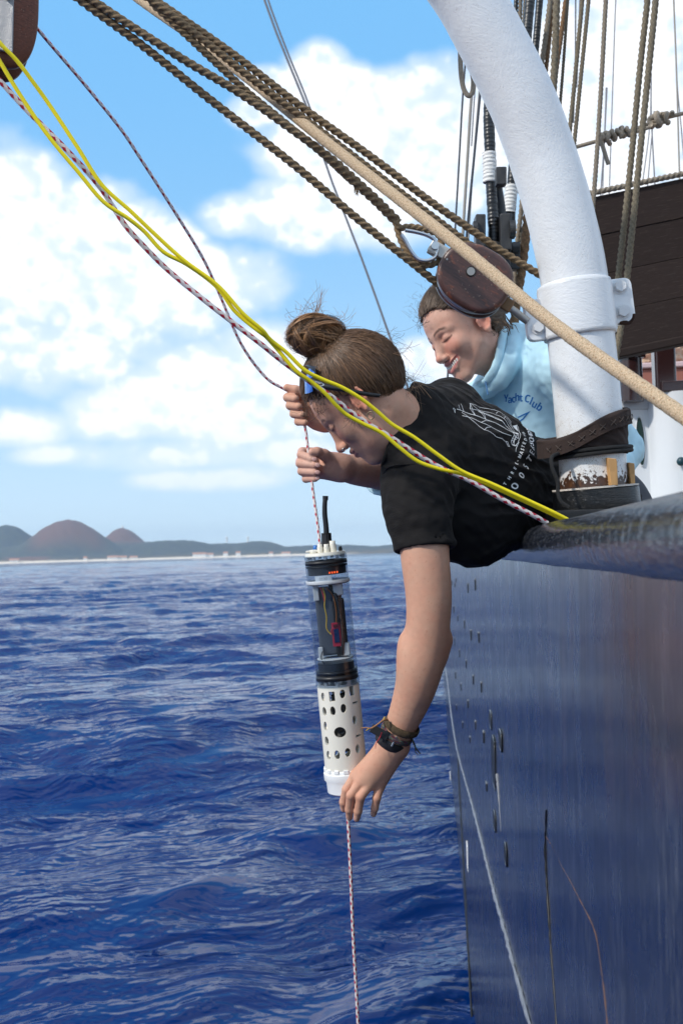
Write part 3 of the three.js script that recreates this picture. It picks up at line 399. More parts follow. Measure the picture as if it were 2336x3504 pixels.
// yellow lines
const yellowM = phys(0.98, 0.79, 0.018, 0.5, { specularIntensity: 0.5 });
const yA = [[-90, 30], [0, 146], [60, 209], [110, 275], [164, 350], [268, 507], [350, 633], [447, 722], [529, 800], [626, 888], [745, 977], [834, 1075], [900, 1132], [923, 1160], [977, 1203], [1045, 1268], [1103, 1298], [1168, 1325], [1233, 1363], [1287, 1405], [1340, 1451], [1417, 1497], [1500, 1558], [1579, 1612], [1680, 1655], [1800, 1710], [1900, 1757], [1952, 1784], [2000, 1812]];
const yB = [[-70, 90], [0, 209], [67, 320], [164, 462], [268, 588], [358, 693], [440, 748], [492, 790], [560, 862], [640, 905], [745, 985], [804, 1065], [894, 1140], [908, 1150], [942, 1187], [1015, 1271], [1065, 1306], [1114, 1348], [1149, 1386], [1183, 1417], [1244, 1451], [1306, 1482], [1367, 1532], [1428, 1578], [1500, 1604], [1579, 1622], [1680, 1664], [1800, 1719], [1900, 1766], [1952, 1793], [2000, 1820]];
single('yellow_line', sweep(pts(yA, 1.86, 2.12), 700, 10, () => 0.0039), yellowM, 'upper of two smooth yellow lines crossing the black shirt', 'rope', 'yellow lines led to the davit foot');
single('yellow_line', sweep(pts(yB, 1.87, 2.13), 700, 10, () => 0.0039), yellowM, 'lower of two smooth yellow lines crossing the black shirt', 'rope', 'yellow lines led to the davit foot');
// red and white braided lines
const braid = texture(64, 128, (u, v, x, y) => { const A = (u * 4 + v * 4) % 1, B = (u * 4 - v * 4 + 8) % 1, k = Math.floor(u * 4 + v * 4) + Math.floor(u * 4 - v * 4 + 8), red = ((k % 2) + 2) % 2 === 0 && (Math.floor(u * 4 + v * 4) % 2 === 0), e = Math.min(A, 1 - A, B, 1 - B), sh = 0.9 + 0.1 * sstep(0, 0.15, e); return (red ? [0.74 * sh, 0.10 * sh, 0.20 * sh] : [0.88 * sh, 0.84 * sh, 0.83 * sh]); }, true);
const redM = (per) => { const t = braid.clone(); t.repeat.set(1, 1 / per); t.needsUpdate = true; return std(1, 1, 1, 0.75, { map: t, bumpMap: t, bumpScale: 0.0004 }); };
const red1 = redM(0.052), red2 = redM(0.040);
const rA = [[-80, 190], [0, 276], [89, 373], [223, 507], [343, 641], [432, 775], [500, 850], [566, 916], [700, 1028], [805, 1110], [900, 1183], [950, 1224], [1015, 1273], [1080, 1321], [1137, 1359], [1191, 1403], [1260, 1451], [1332, 1493], [1409, 1543], [1500, 1597], [1600, 1642], [1720, 1710], [1832, 1768], [1870, 1790]];
single('braided_line', sweep(pts(rA, 1.9, 2.16), 700, 10, () => 0.0051), red1, 'red and white braided line running beside the yellow lines to the davit foot', 'rope');
const rB = [[70, 20, 1.98], [134, 104, 2.0], [298, 298, 2.07], [420, 450, 2.12], [477, 536, 2.15], [611, 745, 2.22], [700, 894, 2.28], [760, 1028, 2.32], [800, 1125, 2.34], [834, 1192, 2.36], [880, 1258, 2.38], [924, 1304, 2.39], [976, 1333, 2.40], [1004, 1350, 2.40], [1026, 1395, 2.395], [1043, 1459, 2.39], [1054, 1540, 2.38], [1062, 1610, 2.37], [1072, 1690, 2.355], [1086, 1790, 2.335], [1095, 1868, 2.32]];
single('braided_line', sweep(rB.map((a) => P(...a)), 700, 10, () => 0.0033), red2, 'thin red and white braided line held in two hands above the instrument', 'rope');
const rC = [[1186, 2700, 2.31], [1188, 2770, 2.30], [1192, 2830, 2.295], [1200, 3000, 2.30], [1208, 3200, 2.31], [1217, 3360, 2.32], [1225, 3504, 2.33], [1240, 3800, 2.36], [1262, 4400, 2.42], [1300, 5600, 2.52]];
single('braided_line', sweep(rC.map((a) => P(...a)), 700, 10, () => 0.0036), red2, 'red and white braided line hanging from the instrument down to the sea', 'rope');

// ---------------------------------------------------------------- wooden block at the davit
const blockWood = (seed) => texture(256, 256, (u, v, x, y) => { const g = fbm2(x * 0.012 + seed, y * 0.16, 4), n = 1 + 0.5 * g + 0.25 * n2(x * 0.05, y * 0.9) + 0.2 * fbm2(x * 0.03, y * 0.03 + seed, 3), w = sstep(0.25, 0.6, fbm2(x * 0.02 + 30, y * 0.03 + seed, 4)), p = sstep(0.60, 0.68, fbm2(x * 0.06 + 70, y * 0.06 + seed, 3) + 0.12); let c = seed > 5 ? [0.15 * n, 0.050 * n, 0.028 * n] : [0.070 * n, 0.024 * n, 0.016 * n]; c = c.map((k, i) => lerp(k, [0.17, 0.045, 0.018][i] * n, w)); c = c.map((k, i) => lerp(k, [0.36, 0.25, 0.17][i], 0.7 * p)); return c.map((k) => Math.pow(Math.max(k, 0), 1 / 2.2)); }, true);
function woodMat(seed, cc = 0.35) { const t = blockWood(seed); t.repeat.set(4.5, 4.5); return phys(1, 1, 1, 0.42, { map: t, bumpMap: t, bumpScale: 0.0012, clearcoat: cc, clearcoatRoughness: 0.3, specularIntensity: cc > 0.2 ? 1 : 0.4 }); }
{
  const D = 2.28, s = D / FPX, b = thing('pulley_block', 'red brown varnished wooden pulley block hooked to the white davit', 'pulley'), ax = P(1735, 1025, D).sub(P(1500, 884, D)).normalize(), nz = camDir(0.10, -0.12, 1), yv = nz.clone().cross(ax).normalize(), nn = ax.clone().cross(yv);
  b.applyMatrix4(M4(P(1619, 958, D), ax, yv, nn));
  const wm = woodMat(2), L = 129 * s, Wd = 104 * s;                             // half length, half width
  const egg = (k) => { const sh = new THREE.Shape(); for (let i = 0; i <= 64; i++) { const a = i / 64 * 2 * Math.PI, c = Math.cos(a), q = Math.sin(a), e = 0.80; const x = Math.sign(c) * Math.pow(Math.abs(c), e) * L * k, y = Math.sign(q) * Math.pow(Math.abs(q), e) * Wd * k * (1 + 0.06 * c); i ? sh.lineTo(x, y) : sh.moveTo(x, y); } return sh; };
  const cheek = (z, t) => new THREE.ExtrudeGeometry(egg(0.86), { depth: t, bevelEnabled: true, bevelThickness: 0.010, bevelSize: 0.0115, bevelSegments: 6, curveSegments: 8 }).translate(0, 0, z);
  part('front_cheek', cheek(0.018, 0.010), wm, b); part('back_cheek', cheek(-0.044, 0.012), wm, b);
  part('sheave', new THREE.CylinderGeometry(Wd * 0.80, Wd * 0.80, 0.018, 48).rotateX(Math.PI / 2), dullSteel, b);
  part('metal_strap', sweep(Array.from({ length: 40 }, (_, i) => { const a = i / 40 * 2 * Math.PI; return V(Math.cos(a) * L * 0.97, Math.sin(a) * Wd * 0.98, -0.004); }), 120, 8, () => 0.005, { closed: true, cap: false }), steel, b);
  const pin = part('pin', new THREE.CylinderGeometry(0.0085, 0.0085, 0.005, 24).rotateX(Math.PI / 2).translate(-22 * s, 8 * s, 0.0375), dullSteel, b); part('pin_recess', new THREE.TorusGeometry(0.0095, 0.0018, 10, 32).translate(-22 * s, 8 * s, 0.0385), std(0.012, 0.008, 0.007, 0.6), pin);
  for (const [x, y] of [[-84, 44], [-112, 2]]) part('screw', new THREE.CylinderGeometry(0.0022, 0.0022, 0.003, 10).rotateX(Math.PI / 2).translate(x * s, y * s, 0.0375), dullSteel, b);
  // tang with its bolt towards the thimble
  const tang = part('tang', new RoundedBoxGeometry(78 * s, 44 * s, 0.006, 3, 0.0029).translate(-150 * s, 26 * s, 0.004), phys(0.55, 0.53, 0.48, 0.45, { metalness: 0.5 }), b, 'grey galvanised tang with round bolt head'); part('tang', new RoundedBoxGeometry(78 * s, 44 * s, 0.006, 3, 0.0029).translate(-150 * s, 26 * s, -0.022), dullSteel, b);
  part('tang_bolt', new THREE.CylinderGeometry(0.0085, 0.0085, 0.04, 20).rotateX(Math.PI / 2).translate(-172 * s, 30 * s, -0.006), steel, tang);
  // becket and hook to the davit clamp
  const bk = part('becket', new RoundedBoxGeometry(44 * s, 46 * s, 0.03, 3, 0.004).translate(138 * s, -16 * s, 0), phys(0.20, 0.11, 0.05, 0.5, { metalness: 0.4 }), b); part('hook', sweep([V(150 * s, -18 * s, 0), V(180 * s, -20 * s, 0), V(205 * s, -22 * s, -0.004), V(232 * s, -24 * s, -0.006)], 20, 10, (t) => 0.0085), dullSteel, bk);
  // thimble: a steel teardrop with the rope eye laid round it
  const th = thing('thimble', 'bright steel teardrop thimble in the rope eye above the block', 'thimble'), tp = [[1385, 788], [1420, 794], [1462, 806], [1486, 822], [1495, 850], [1488, 880], [1462, 892], [1432, 888], [1408, 862], [1388, 826], [1372, 802]].map(([x, y]) => P(x, y, 2.275));
  part('gutter', sweep(tp, 120, 10, (t, a) => 0.0062 * (1 - 0.35 * Math.abs(Math.cos(a))), {}), steel, th);
  const eye = [[1350, 752], [1366, 778], [1400, 776], [1460, 786], [1500, 806], [1510, 845], [1500, 892], [1462, 908], [1425, 898], [1394, 866], [1372, 826], [1360, 790], [1352, 756]].map(([x, y], i) => P(x, y, 2.287 + (i > 9 ? 0.006 : 0)));
  single('rope_eye', laid(eye, 0.0078), ropeBrown, 'brown rope eye laid round the steel thimble', 'rope');
}
// block at the top left corner
{
  const D = 1.98, s = D / FPX, b = thing('pulley_block', 'dark wooden pulley block with grey metal strap, hung above the yellow lines', 'pulley'), yv = camDir(0.02, 1, 0), nz = camDir(0.45, 0, 0.9), nn = nz.addScaledVector(yv, -nz.dot(yv)).normalize(), xv = yv.clone().cross(nn);
  b.applyMatrix4(M4(P(0, 30, D), xv, yv, nn));
  const wm = woodMat(7, 0.1); const shell = (z0, z1) => { const g = new THREE.SphereGeometry(1, 48, 32); const p = g.attributes.position; for (let i = 0; i < p.count; i++) { const x = p.getX(i), y = p.getY(i), z = p.getZ(i); const e = (v, k) => Math.sign(v) * Math.pow(Math.abs(v), k); p.setXYZ(i, e(x, 0.75) * 118 * s, e(y, 0.78) * 225 * s, lerp(z0, z1, 0.5 + 0.5 * e(z, 0.6))); } g.computeVertexNormals(); return g; };
  part('front_cheek', shell(0.012, 0.055), wm, b); part('back_cheek', shell(-0.055, -0.012), wm, b);
  part('sheave', new THREE.CylinderGeometry(100 * s, 100 * s, 0.02, 40).rotateX(Math.PI / 2), dullSteel, b);
  part('metal_strap', new RoundedBoxGeometry(0.026, 400 * s, 0.006, 3, 0.0025).translate(0.004, 15 * s, 0.0555), phys(0.36, 0.36, 0.37, 0.45, { metalness: 0.6, bumpMap: fuzzTex, bumpScale: 0.001 }), b); part('strap_pin', new THREE.CylinderGeometry(0.007, 0.007, 0.006, 16).rotateX(Math.PI / 2).translate(0.004, 0, 0.060), dullSteel, b);
  const hang = P(0, 30, D); single('hanger_rope', laid([hang.clone().addScaledVector(yv, 215 * s), hang.clone().addScaledVector(yv, 0.35).addScaledVector(CR, -0.05), hang.clone().addScaledVector(yv, 0.9).addScaledVector(CR, -0.12)], 0.009), ropeBrown, 'brown rope from which the dark block hangs', 'rope');
}
// ---------------------------------------------------------------- standing and running rigging behind the davit
const RG = 'ropes hanging behind the white davit';
const run = (l, d, w, m, label, o) => rope('hanging_rope', l, d, d, w, m, label, RG, { fine: 0.8, ...o });
run([[2222, -120], [2213, 0], [2190, 210], [2162, 500], [2136, 750], [2112, 960], [2098, 1080], [2085, 1240], [2074, 1420]], 2.75, 24, ropeOlive, 'left of a close pair of olive laid ropes before the brown planking');
run([[2250, -120], [2241, 0], [2222, 190], [2192, 480], [2166, 740], [2142, 960], [2122, 1120], [2104, 1230], [2088, 1420]], 2.72, 25, ropeOlive, 'right of a close pair of olive laid ropes before the brown planking');
run([[2080, -120], [2071, 0], [2058, 240], [2042, 500], [2025, 729], [2010, 900]], 2.9, 18, ropeGrey, 'single grey laid rope crossing the knotted line');
run([[1998, -120], [1990, 0], [1968, 240], [1947, 452], [1930, 600]], 3.0, 17, ropeOlive, 'left one of two brown ropes ending near the knotted line');
run([[2022, -120], [2012, 0], [1988, 240], [1963, 490], [1950, 600]], 3.0, 16, ropeOlive, 'right one of two brown ropes ending near the knotted line');
run([[1950, -120], [1941, 0], [1928, 190], [1913, 380], [1900, 520]], 3.1, 12, ropeOlive, 'thin brown rope just right of the thick rope bundle');
run([[1910, -120], [1903, 0], [1898, 160], [1890, 330], [1880, 480]], 2.9, 28, ropeOlive, 'thickest laid rope in the bundle beside the davit');
run([[1892, -120], [1881, 0], [1866, 120], [1850, 228], [1830, 360]], 3.0, 20, ropeGrey, 'grey laid rope at the edge of the bundle beside the davit');
run([[1900, -120], [1890, 0], [1878, 130], [1864, 260], [1850, 380]], 3.05, 17, ropeRust, 'rust stained rope in the bundle beside the davit');
run([[1945, -120], [1934, 0], [1918, 120], [1900, 250], [1885, 400]], 3.15, 19, ropeRust, 'brown rope slanting behind the thick rope of the bundle');
run([[1782, -120], [1779, 0], [1776, 100], [1774, 220]], 3.1, 17, ropeGrey, 'grey laid rope beside the tarred shrouds');
run([[1800, -120], [1795, 0], [1790, 90], [1786, 220]], 3.2, 14, ropeOlive, 'brown rope squeezed between tarred shroud and grey rope');
run([[1788, 640], [1782, 720], [1772, 800], [1764, 880], [1758, 1000]], 3.05, 19, ropeGrey, 'grey laid rope coming down below the davit bend');
run([[1806, 660], [1802, 760], [1792, 860], [1780, 950], [1762, 1060], [1752, 1180], [1745, 1300]], 2.98, 34, ropeRust, 'thick worn brown rope passing behind the wooden block');
run([[1790, 780], [1784, 870], [1776, 960], [1766, 1060], [1758, 1180]], 3.04, 24, ropeOlive, 'worn brown rope beside the thick one behind the block');
run([[1575, 150], [1574, 195], [1578, 265], [1588, 310], [1603, 328], [1615, 316], [1619, 286], [1612, 240], [1596, 190]], 2.5, 17, ropePale, 'pale soft rope loop hanging under the davit bend', { plain: true });
run([[1940, 514], [1961, 506], [2043, 482], [2100, 464], [2160, 446], [2207, 428], [2260, 408], [2336, 388], [2430, 364]], 3.2, 14, ropePale, 'pale horizontal line with knots tied round itself', { plain: true });
run([[2118, 470], [2207, 440], [2250, 424], [2280, 415]], 3.19, 13, ropePale, 'second pale line lying along the knotted one', { plain: true });
run([[2056, 486], [2064, 512], [2074, 545], [2080, 562]], 3.17, 15, ropePale, 'short pale rope tail hanging from the knots', { plain: true });
for (const [x, y, k, lb] of [[2068, 474, 1.0, 'first turn of pale rope in the long hitch on the line'], [2104, 462, 0.9, 'middle turn of pale rope in the long hitch on the line'], [2136, 452, 0.85, 'last turn of pale rope in the long hitch on the line'], [2246, 410, 1.2, 'large pale overhand knot tied in the line'], [2278, 404, 1.0, 'small pale turn beside the overhand knot']]) { const c = P(x, y, 3.19), p = []; for (let i = 0; i < 18; i++) { const a = i / 18 * 3.3 * Math.PI + x; p.push(c.clone().addScaledVector(CU, Math.cos(a) * (0.014 + 0.003 * Math.sin(i * 2.1)) * k).addScaledVector(CB, Math.sin(a) * 0.014 * k).addScaledVector(CR, ((i / 18 - 0.5) * 0.034 + 0.004 * Math.sin(i * 1.3)) * k)); } single('rope_knot', sweep(p, 70, 8, () => 0.0072 * k), ropePale, lb, 'knot'); }
// thin wires and lines
const WG = 'thin stays and halyards against the sky', wireG = std(0.20, 0.20, 0.22, 0.6), wireD = std(0.02, 0.028, 0.045, 0.5), wireT = std(0.34, 0.31, 0.27, 0.8);
const wire = (l, d, w, m, label) => single('rigging_line', sweep(pts(l, d), 12, 7, () => w / 2 * d / FPX), m, label, 'rope', WG);
wire([[860, -150], [904, 0], [970, 175], [1043, 350], [1117, 572], [1250, 920], [1378, 1281], [1420, 1400]], 7, 8, wireG, 'left wire of the twin grey stay crossing the open sky'); wire([[873, -150], [917, 0], [982, 175], [1054, 352], [1122, 560]], 7, 7, wireG, 'right wire of the twin grey stay crossing the open sky');
wire([[1600, 100], [1583, 316], [1570, 545], [1557, 774], [1530, 1300]], 4.5, 7, wireD, 'dark navy line farthest from the davit, beside the hanging loop'); wire([[1630, 100], [1611, 333], [1597, 560], [1583, 790], [1556, 1290]], 4.2, 11, wireT, 'tan line between two dark ones, below the hanging loop'); wire([[1658, 100], [1642, 316], [1621, 536], [1600, 757], [1560, 1290]], 4.0, 9, wireD, 'dark line close to the tarred shroud'); wire([[1655, 120], [1636, 340], [1618, 560], [1604, 780], [1575, 1290]], 4.4, 6, wireT, 'thin tan line close to the tarred shroud'); wire([[1640, 110], [1622, 333], [1612, 500]], 4.6, 5, wireG, 'short grey wire among the tan lines');
wire([[2112, -120], [2105, 0], [2094, 320], [2083, 650], [2075, 900]], 6, 4, wireG, 'thin wire right of the grey rope'); wire([[2075, 300], [2066, 480], [2054, 660], [2045, 830]], 6, 5, wireG, 'thin wire behind the knots'); wire([[2072, 300], [2062, 600], [2058, 760]], 6.2, 4, wireG, 'fine wire behind the knots'); wire([[2298, -120], [2303, 0], [2312, 230], [2323, 605], [2330, 850]], 5, 6, wireT, 'tan line at the brown planking corner'); wire([[2226, 250], [2226, 380], [2238, 620], [2246, 800]], 6, 5, wireG, 'thin wire leaning behind the pair of olive ropes'); wire([[2236, 380], [2215, 620], [2200, 800]], 6, 4, wireG, 'thin wire leaning the other way behind the olive ropes'); wire([[2226, 200], [2222, 420], [2196, 630]], 6.1, 4, wireG, 'fine wire crossing behind the pair of olive ropes'); wire([[1968, -120], [1968, 0], [1966, 250], [1960, 420]], 6, 5, wireD, 'dark thin wire between the brown ropes'); wire([[1983, -60], [1978, 120], [1972, 300]], 6.3, 4, wireG, 'grey thin wire between the brown ropes'); wire([[2312, 200], [2316, 300], [2330, 450], [2345, 640]], 5.2, 4, wireG, 'fine wire beside the tan line');
// tarred shrouds with white seizings and their rigging screws
const served = (seed) => texture(64, 256, (u, v, x, y) => 0.5 + 0.4 * Math.sin(v * 2 * Math.PI * 24 + 1.5 * Math.sin(u * 6.283)) + 0.12 * n2(x * 0.3 + seed, y * 0.2));
const tarB = served(1); tarB.repeat.set(1, 4); const tarM = phys(0.011, 0.011, 0.012, 0.38, { bumpMap: tarB, bumpScale: 0.0010, clearcoat: 0.35, clearcoatRoughness: 0.35 });
const wrapM = std(0.78, 0.77, 0.74, 0.7, { bumpMap: tarB, bumpScale: 0.0016 });
const bulge = (t, s) => 1 + 0.012 * Math.sin(s * 700 + 2 * n2(s * 30, 5)) + 0.05 * n2(s * 40, 3);
function shroud(label, top, list, d, w, bands) { const t = thing('shroud', label, 'shroud', null, 'tarred shrouds behind the davit'); const p = pts(list, d), r = w / 2 * d / FPX; part('served_wire', sweep(p, 420, 14, (q, a, s) => r * bulge(q, s)), tarM, t); for (const [l, k] of bands) { const bp = pts(l, d); part('white_seizing', sweep(bp, 160, 16, (q, a, s) => r * k * (1 + 0.012 * Math.sin(s * 1500) + 0.05 * n2(s * 60, a))), wrapM, t); } return t; }
const s1 = shroud('tarred black shroud with white seizing nearest the wooden block', 0, [[1712, -100], [1700, 60], [1684, 240], [1672, 380], [1675, 510], [1680, 640], [1684, 720], [1688, 800], [1684, 880], [1676, 920]], 2.9, 38, [[[[1672, 522], [1674, 575], [1674, 625]], 1.22]]);
{ const m = (g, n) => part(n, g, blackIron, s1), at = (px, py, d) => P(px, py, d), bx = (px, py, w, h, dep, d = 2.88) => { const k = d / FPX; return new RoundedBoxGeometry(w * k, h * k, dep, 3, 0.004).applyMatrix4(M4(P(px, py, d), CR, CU, CB)); };
  m(bx(1640, 800, 34, 120, 0.05), 'fork_plate'); m(bx(1726, 800, 40, 124, 0.05), 'fork_plate'); m(new THREE.CylinderGeometry(0.020, 0.020, 0.012, 6).rotateZ(Math.PI / 2).applyMatrix4(M4(P(1624, 782, 2.86), CR, CU, CB)), 'fork_nut'); m(new THREE.CylinderGeometry(0.026, 0.026, 0.016, 6).rotateZ(Math.PI / 2).applyMatrix4(M4(P(1750, 786, 2.86), CR, CU, CB)), 'fork_nut'); m(bx(1712, 606, 36, 62, 0.03, 2.84), 'clamp_block'); m(bx(1702, 930, 80, 190, 0.04, 2.95), 'chain_plate'); m(new THREE.TorusGeometry(0.025, 0.012, 12, 28).applyMatrix4(M4(P(1684, 868, 2.88), CR, CU, CB)), 'eye_ring'); m(sweep([P(1700, 640, 2.92), P(1712, 720, 2.93), P(1716, 800, 2.93), P(1712, 1000, 2.95), P(1706, 1320, 2.98)], 40, 10, () => 0.014), 'screw_shank'); m(bx(1752, 880, 46, 90, 0.04, 2.98), 'fork_plate'); m(new THREE.CylinderGeometry(0.017, 0.017, 0.02, 6).rotateZ(Math.PI / 2).applyMatrix4(M4(P(1762, 848, 2.96), CR, CU, CB)), 'fork_nut'); }
shroud('tarred black shroud with rust stained white seizing close to the davit edge', 0, [[1824, -120], [1812, 0], [1800, 136], [1786, 300], [1766, 480], [1752, 600], [1746, 720], [1742, 790]], 3.0, 34, [[[[1748, 634], [1745, 680], [1741, 728]], 1.25]]);
shroud('thinner tarred black shroud right of the thick one', 0, [[1856, -120], [1845, 0], [1829, 190], [1806, 420], [1780, 660]], 3.05, 24, []);
shroud('thinnest tarred black shroud between davit and grey rope', 0, [[1768, -120], [1764, 0], [1761, 100], [1755, 260]], 3.1, 14, []);
// ---------------------------------------------------------------- deck gear at the right edge
{
  // dark planking edged with rope
  const D = 3.7, t = thing('plank_awning', 'dark brown wooden planking with a rope along its top edge', 'planking'), o = P(2030, 672, D), xa = P(2336, 608, D).sub(o).normalize(), dn = P(2110, 1200, D).sub(P(2040, 672, D)); dn.addScaledVector(xa, -dn.dot(xa)); const H = dn.length(); dn.normalize(); const za = xa.clone().cross(dn.clone().negate());
  t.applyMatrix4(M4(o, xa, dn.clone().negate(), za)); const wt = texture(256, 256, (u, v, x, y) => { const n = 1 + 0.35 * fbm2(x * 0.012, y * 0.12, 4) + 0.12 * n2(x * 0.1, y * 0.9), sc = sstep(0.45, 0.7, fbm2(x * 0.03 + 9, y * 0.05, 4) + 0.15); return [lerp(0.030 * n, 0.12, 0.35 * sc), lerp(0.019 * n, 0.09, 0.35 * sc), lerp(0.016 * n, 0.07, 0.35 * sc)].map((k) => Math.pow(Math.max(0, k), 1 / 2.2)); }, true); wt.repeat.set(2, 2);
  const ms = [1, 0.93, 1.06].map((k) => phys(k, k, k, 0.8, { map: wt, specularIntensity: 0.35 })); const n = 4, ph = H / n;
  for (let i = 0; i < n; i++) part('plank', new RoundedBoxGeometry(1.5, ph - 0.0012, 0.03, 2, 0.002).translate(0.62, -(i + 0.5) * ph, -0.02 - 0.003 * Math.sin(i * 1.1)), ms[i % 3], t);
  part('lower_edge', new RoundedBoxGeometry(1.5, 0.03, 0.09, 2, 0.006).translate(0.62, -H - 0.012, -0.045), ms[1], t); part('chafed_spot', new THREE.SphereGeometry(0.03, 20, 12).scale(1.4, 0.75, 0.12).translate(0.285, -H + 0.055, -0.006), std(0.22, 0.2, 0.18, 0.9), t);
  const er = laid([V(-0.15, 0.012, 0), V(0.3, 0.014, 0), V(0.8, 0.012, 0), V(1.3, 0.012, 0)], 0.011); part('edge_rope', er, ropeGrey, t, 'grey laid rope along the top edge');
  // deckhouse wall and posts
  const W = 4.3, k = W / FPX, wallM = phys(0.74, 0.77, 0.80, 0.35, { clearcoat: 0.3, clearcoatRoughness: 0.3 }), brown = phys(0.032, 0.013, 0.013, 0.25, { clearcoat: 0.6, clearcoatRoughness: 0.15 });
  const dh = thing('deckhouse', 'white painted deckhouse corner with a dark green oval opening', 'deckhouse'), ds = EYE - 0.85; dh.position.set(0, 0, 0);
  const wallTop = P(2180, 1372, W), cx = P(2190, 1500, W).x, cz = P(2190, 1500, W).z;
  const wt0 = P(2080, 1400, W), wt1 = P(2245, 1352, W), hgt = wt1.y - ds;
  part('wall', new RoundedBoxGeometry(0.30, hgt, 0.06, 2, 0.006).translate(wt1.x - 0.15, ds + hgt / 2, wt1.z - 0.03), wallM, dh); part('wall_coaming', new RoundedBoxGeometry(0.32, 0.055, 0.075, 2, 0.006).translate(wt1.x - 0.15, wt1.y - 0.03, wt1.z - 0.028), phys(0.5, 0.53, 0.57, 0.4), dh);
  part('corner_post', new THREE.CylinderGeometry(0.13, 0.13, hgt, 40).translate(wt1.x + 0.09, ds + hgt / 2, wt1.z - 0.02), wallM, dh); part('wall', new RoundedBoxGeometry(0.06, hgt, 1.4, 2, 0.006).translate(wt1.x + 0.19, ds + hgt / 2, wt1.z - 0.5), wallM, dh);
  const ov = P(2190, 1510, W - 0.01); part('oval_opening', new THREE.CylinderGeometry(1, 1, 0.012, 48).rotateX(Math.PI / 2).scale(0.0125, 0.097, 1).rotateZ(0.03).translate(ov.x, ov.y, wt1.z + 0.006), phys(0.003, 0.022, 0.012, 0.3), dh, 'dark green oval opening'); part('oval_rim', new THREE.TorusGeometry(1, 0.04, 8, 48).scale(0.0155, 0.101, 0.12).rotateZ(0.03).translate(ov.x, ov.y, wt1.z + 0.004), wallM, dh);
  part('side_fitting', new THREE.SphereGeometry(0.018, 16, 12).translate(P(2340, 1575, W - 0.2).x, P(2340, 1575, W - 0.2).y, wt1.z + 0.13), phys(0.01, 0.05, 0.07, 0.4), dh);
  const capY = P(2300, 1330, W); part('top_board', new RoundedBoxGeometry(0.5, 0.045, 0.16, 2, 0.006).translate(wt1.x + 0.25, wt1.y + 0.02, wt1.z + 0.02), brown, dh);
  const post = (px, pyTop, pyBot, w, head) => { const a = P(px, pyTop, W - 0.04), b = P(px, pyBot, W - 0.04), r = w / 2 * W / FPX; const q = thing('bollard', head ? 'dark brown bollard with rounded head on the white deckhouse' : 'dark brown square post between deckhouse and planking', 'post'); q.position.set(b.x, b.y, b.z); const h = a.y - b.y; part('shaft', head ? new THREE.CylinderGeometry(r * 0.86, r * 0.9, h, 40).translate(0, h / 2, 0) : new RoundedBoxGeometry(r * 1.9, h + 0.05, r * 1.9, 4, 0.015).translate(0, h / 2, 0), brown, q); if (head) part('rounded_head', new THREE.LatheGeometry([[0, 0.055], [r * 0.6, 0.048], [r * 0.98, 0.028], [r * 1.16, 0], [r * 1.16, -0.018], [r * 0.8, -0.022]].map((p) => new THREE.Vector2(...p)).reverse(), 40).translate(0, h - 0.03, 0), brown, q); };
  post(2160, 1185, 1375, 88, true); post(2272, 1120, 1335, 74, false);
  // far deck clutter: a furled tan sail and a small rusty red house behind it
  const fs = thing('furled_sail', 'tan folded sail heaped beyond the brown posts', 'sail'), fp = P(2225, 1225, 6.2); const sg = new THREE.IcosahedronGeometry(1, 24), sp = sg.attributes.position; for (let i = 0; i < sp.count; i++) { const v = V().fromBufferAttribute(sp, i), n = 1 + 0.16 * fbm3(v.x * 1.5, v.y * 4, v.z * 1.5, 3); sp.setXYZ(i, v.x * 0.22 * n, v.y * 0.19 * n, v.z * 0.4 * n); } sg.computeVertexNormals(); fs.position.copy(fp); part('canvas_folds', sg, std(0.52, 0.37, 0.26, 0.9), fs); part('gasket', new THREE.TorusGeometry(0.2, 0.012, 8, 40).rotateY(0.3), ropeOlive, fs);
  const bx = thing('deck_locker', 'low red brown deck locker under the tan sail', 'locker'), bp = P(2240, 1345, 5.9); bx.position.set(bp.x, ds, bp.z); const bh = P(2240, 1285, 5.9).y - ds; part('box', new RoundedBoxGeometry(0.8, bh, 0.5, 2, 0.01).translate(0.15, bh / 2, 0), std(0.33, 0.12, 0.085, 0.7), bx); part('lid', new RoundedBoxGeometry(0.84, 0.03, 0.54, 2, 0.008).translate(0.15, bh + 0.015, 0), std(0.6, 0.45, 0.45, 0.7), bx);
}
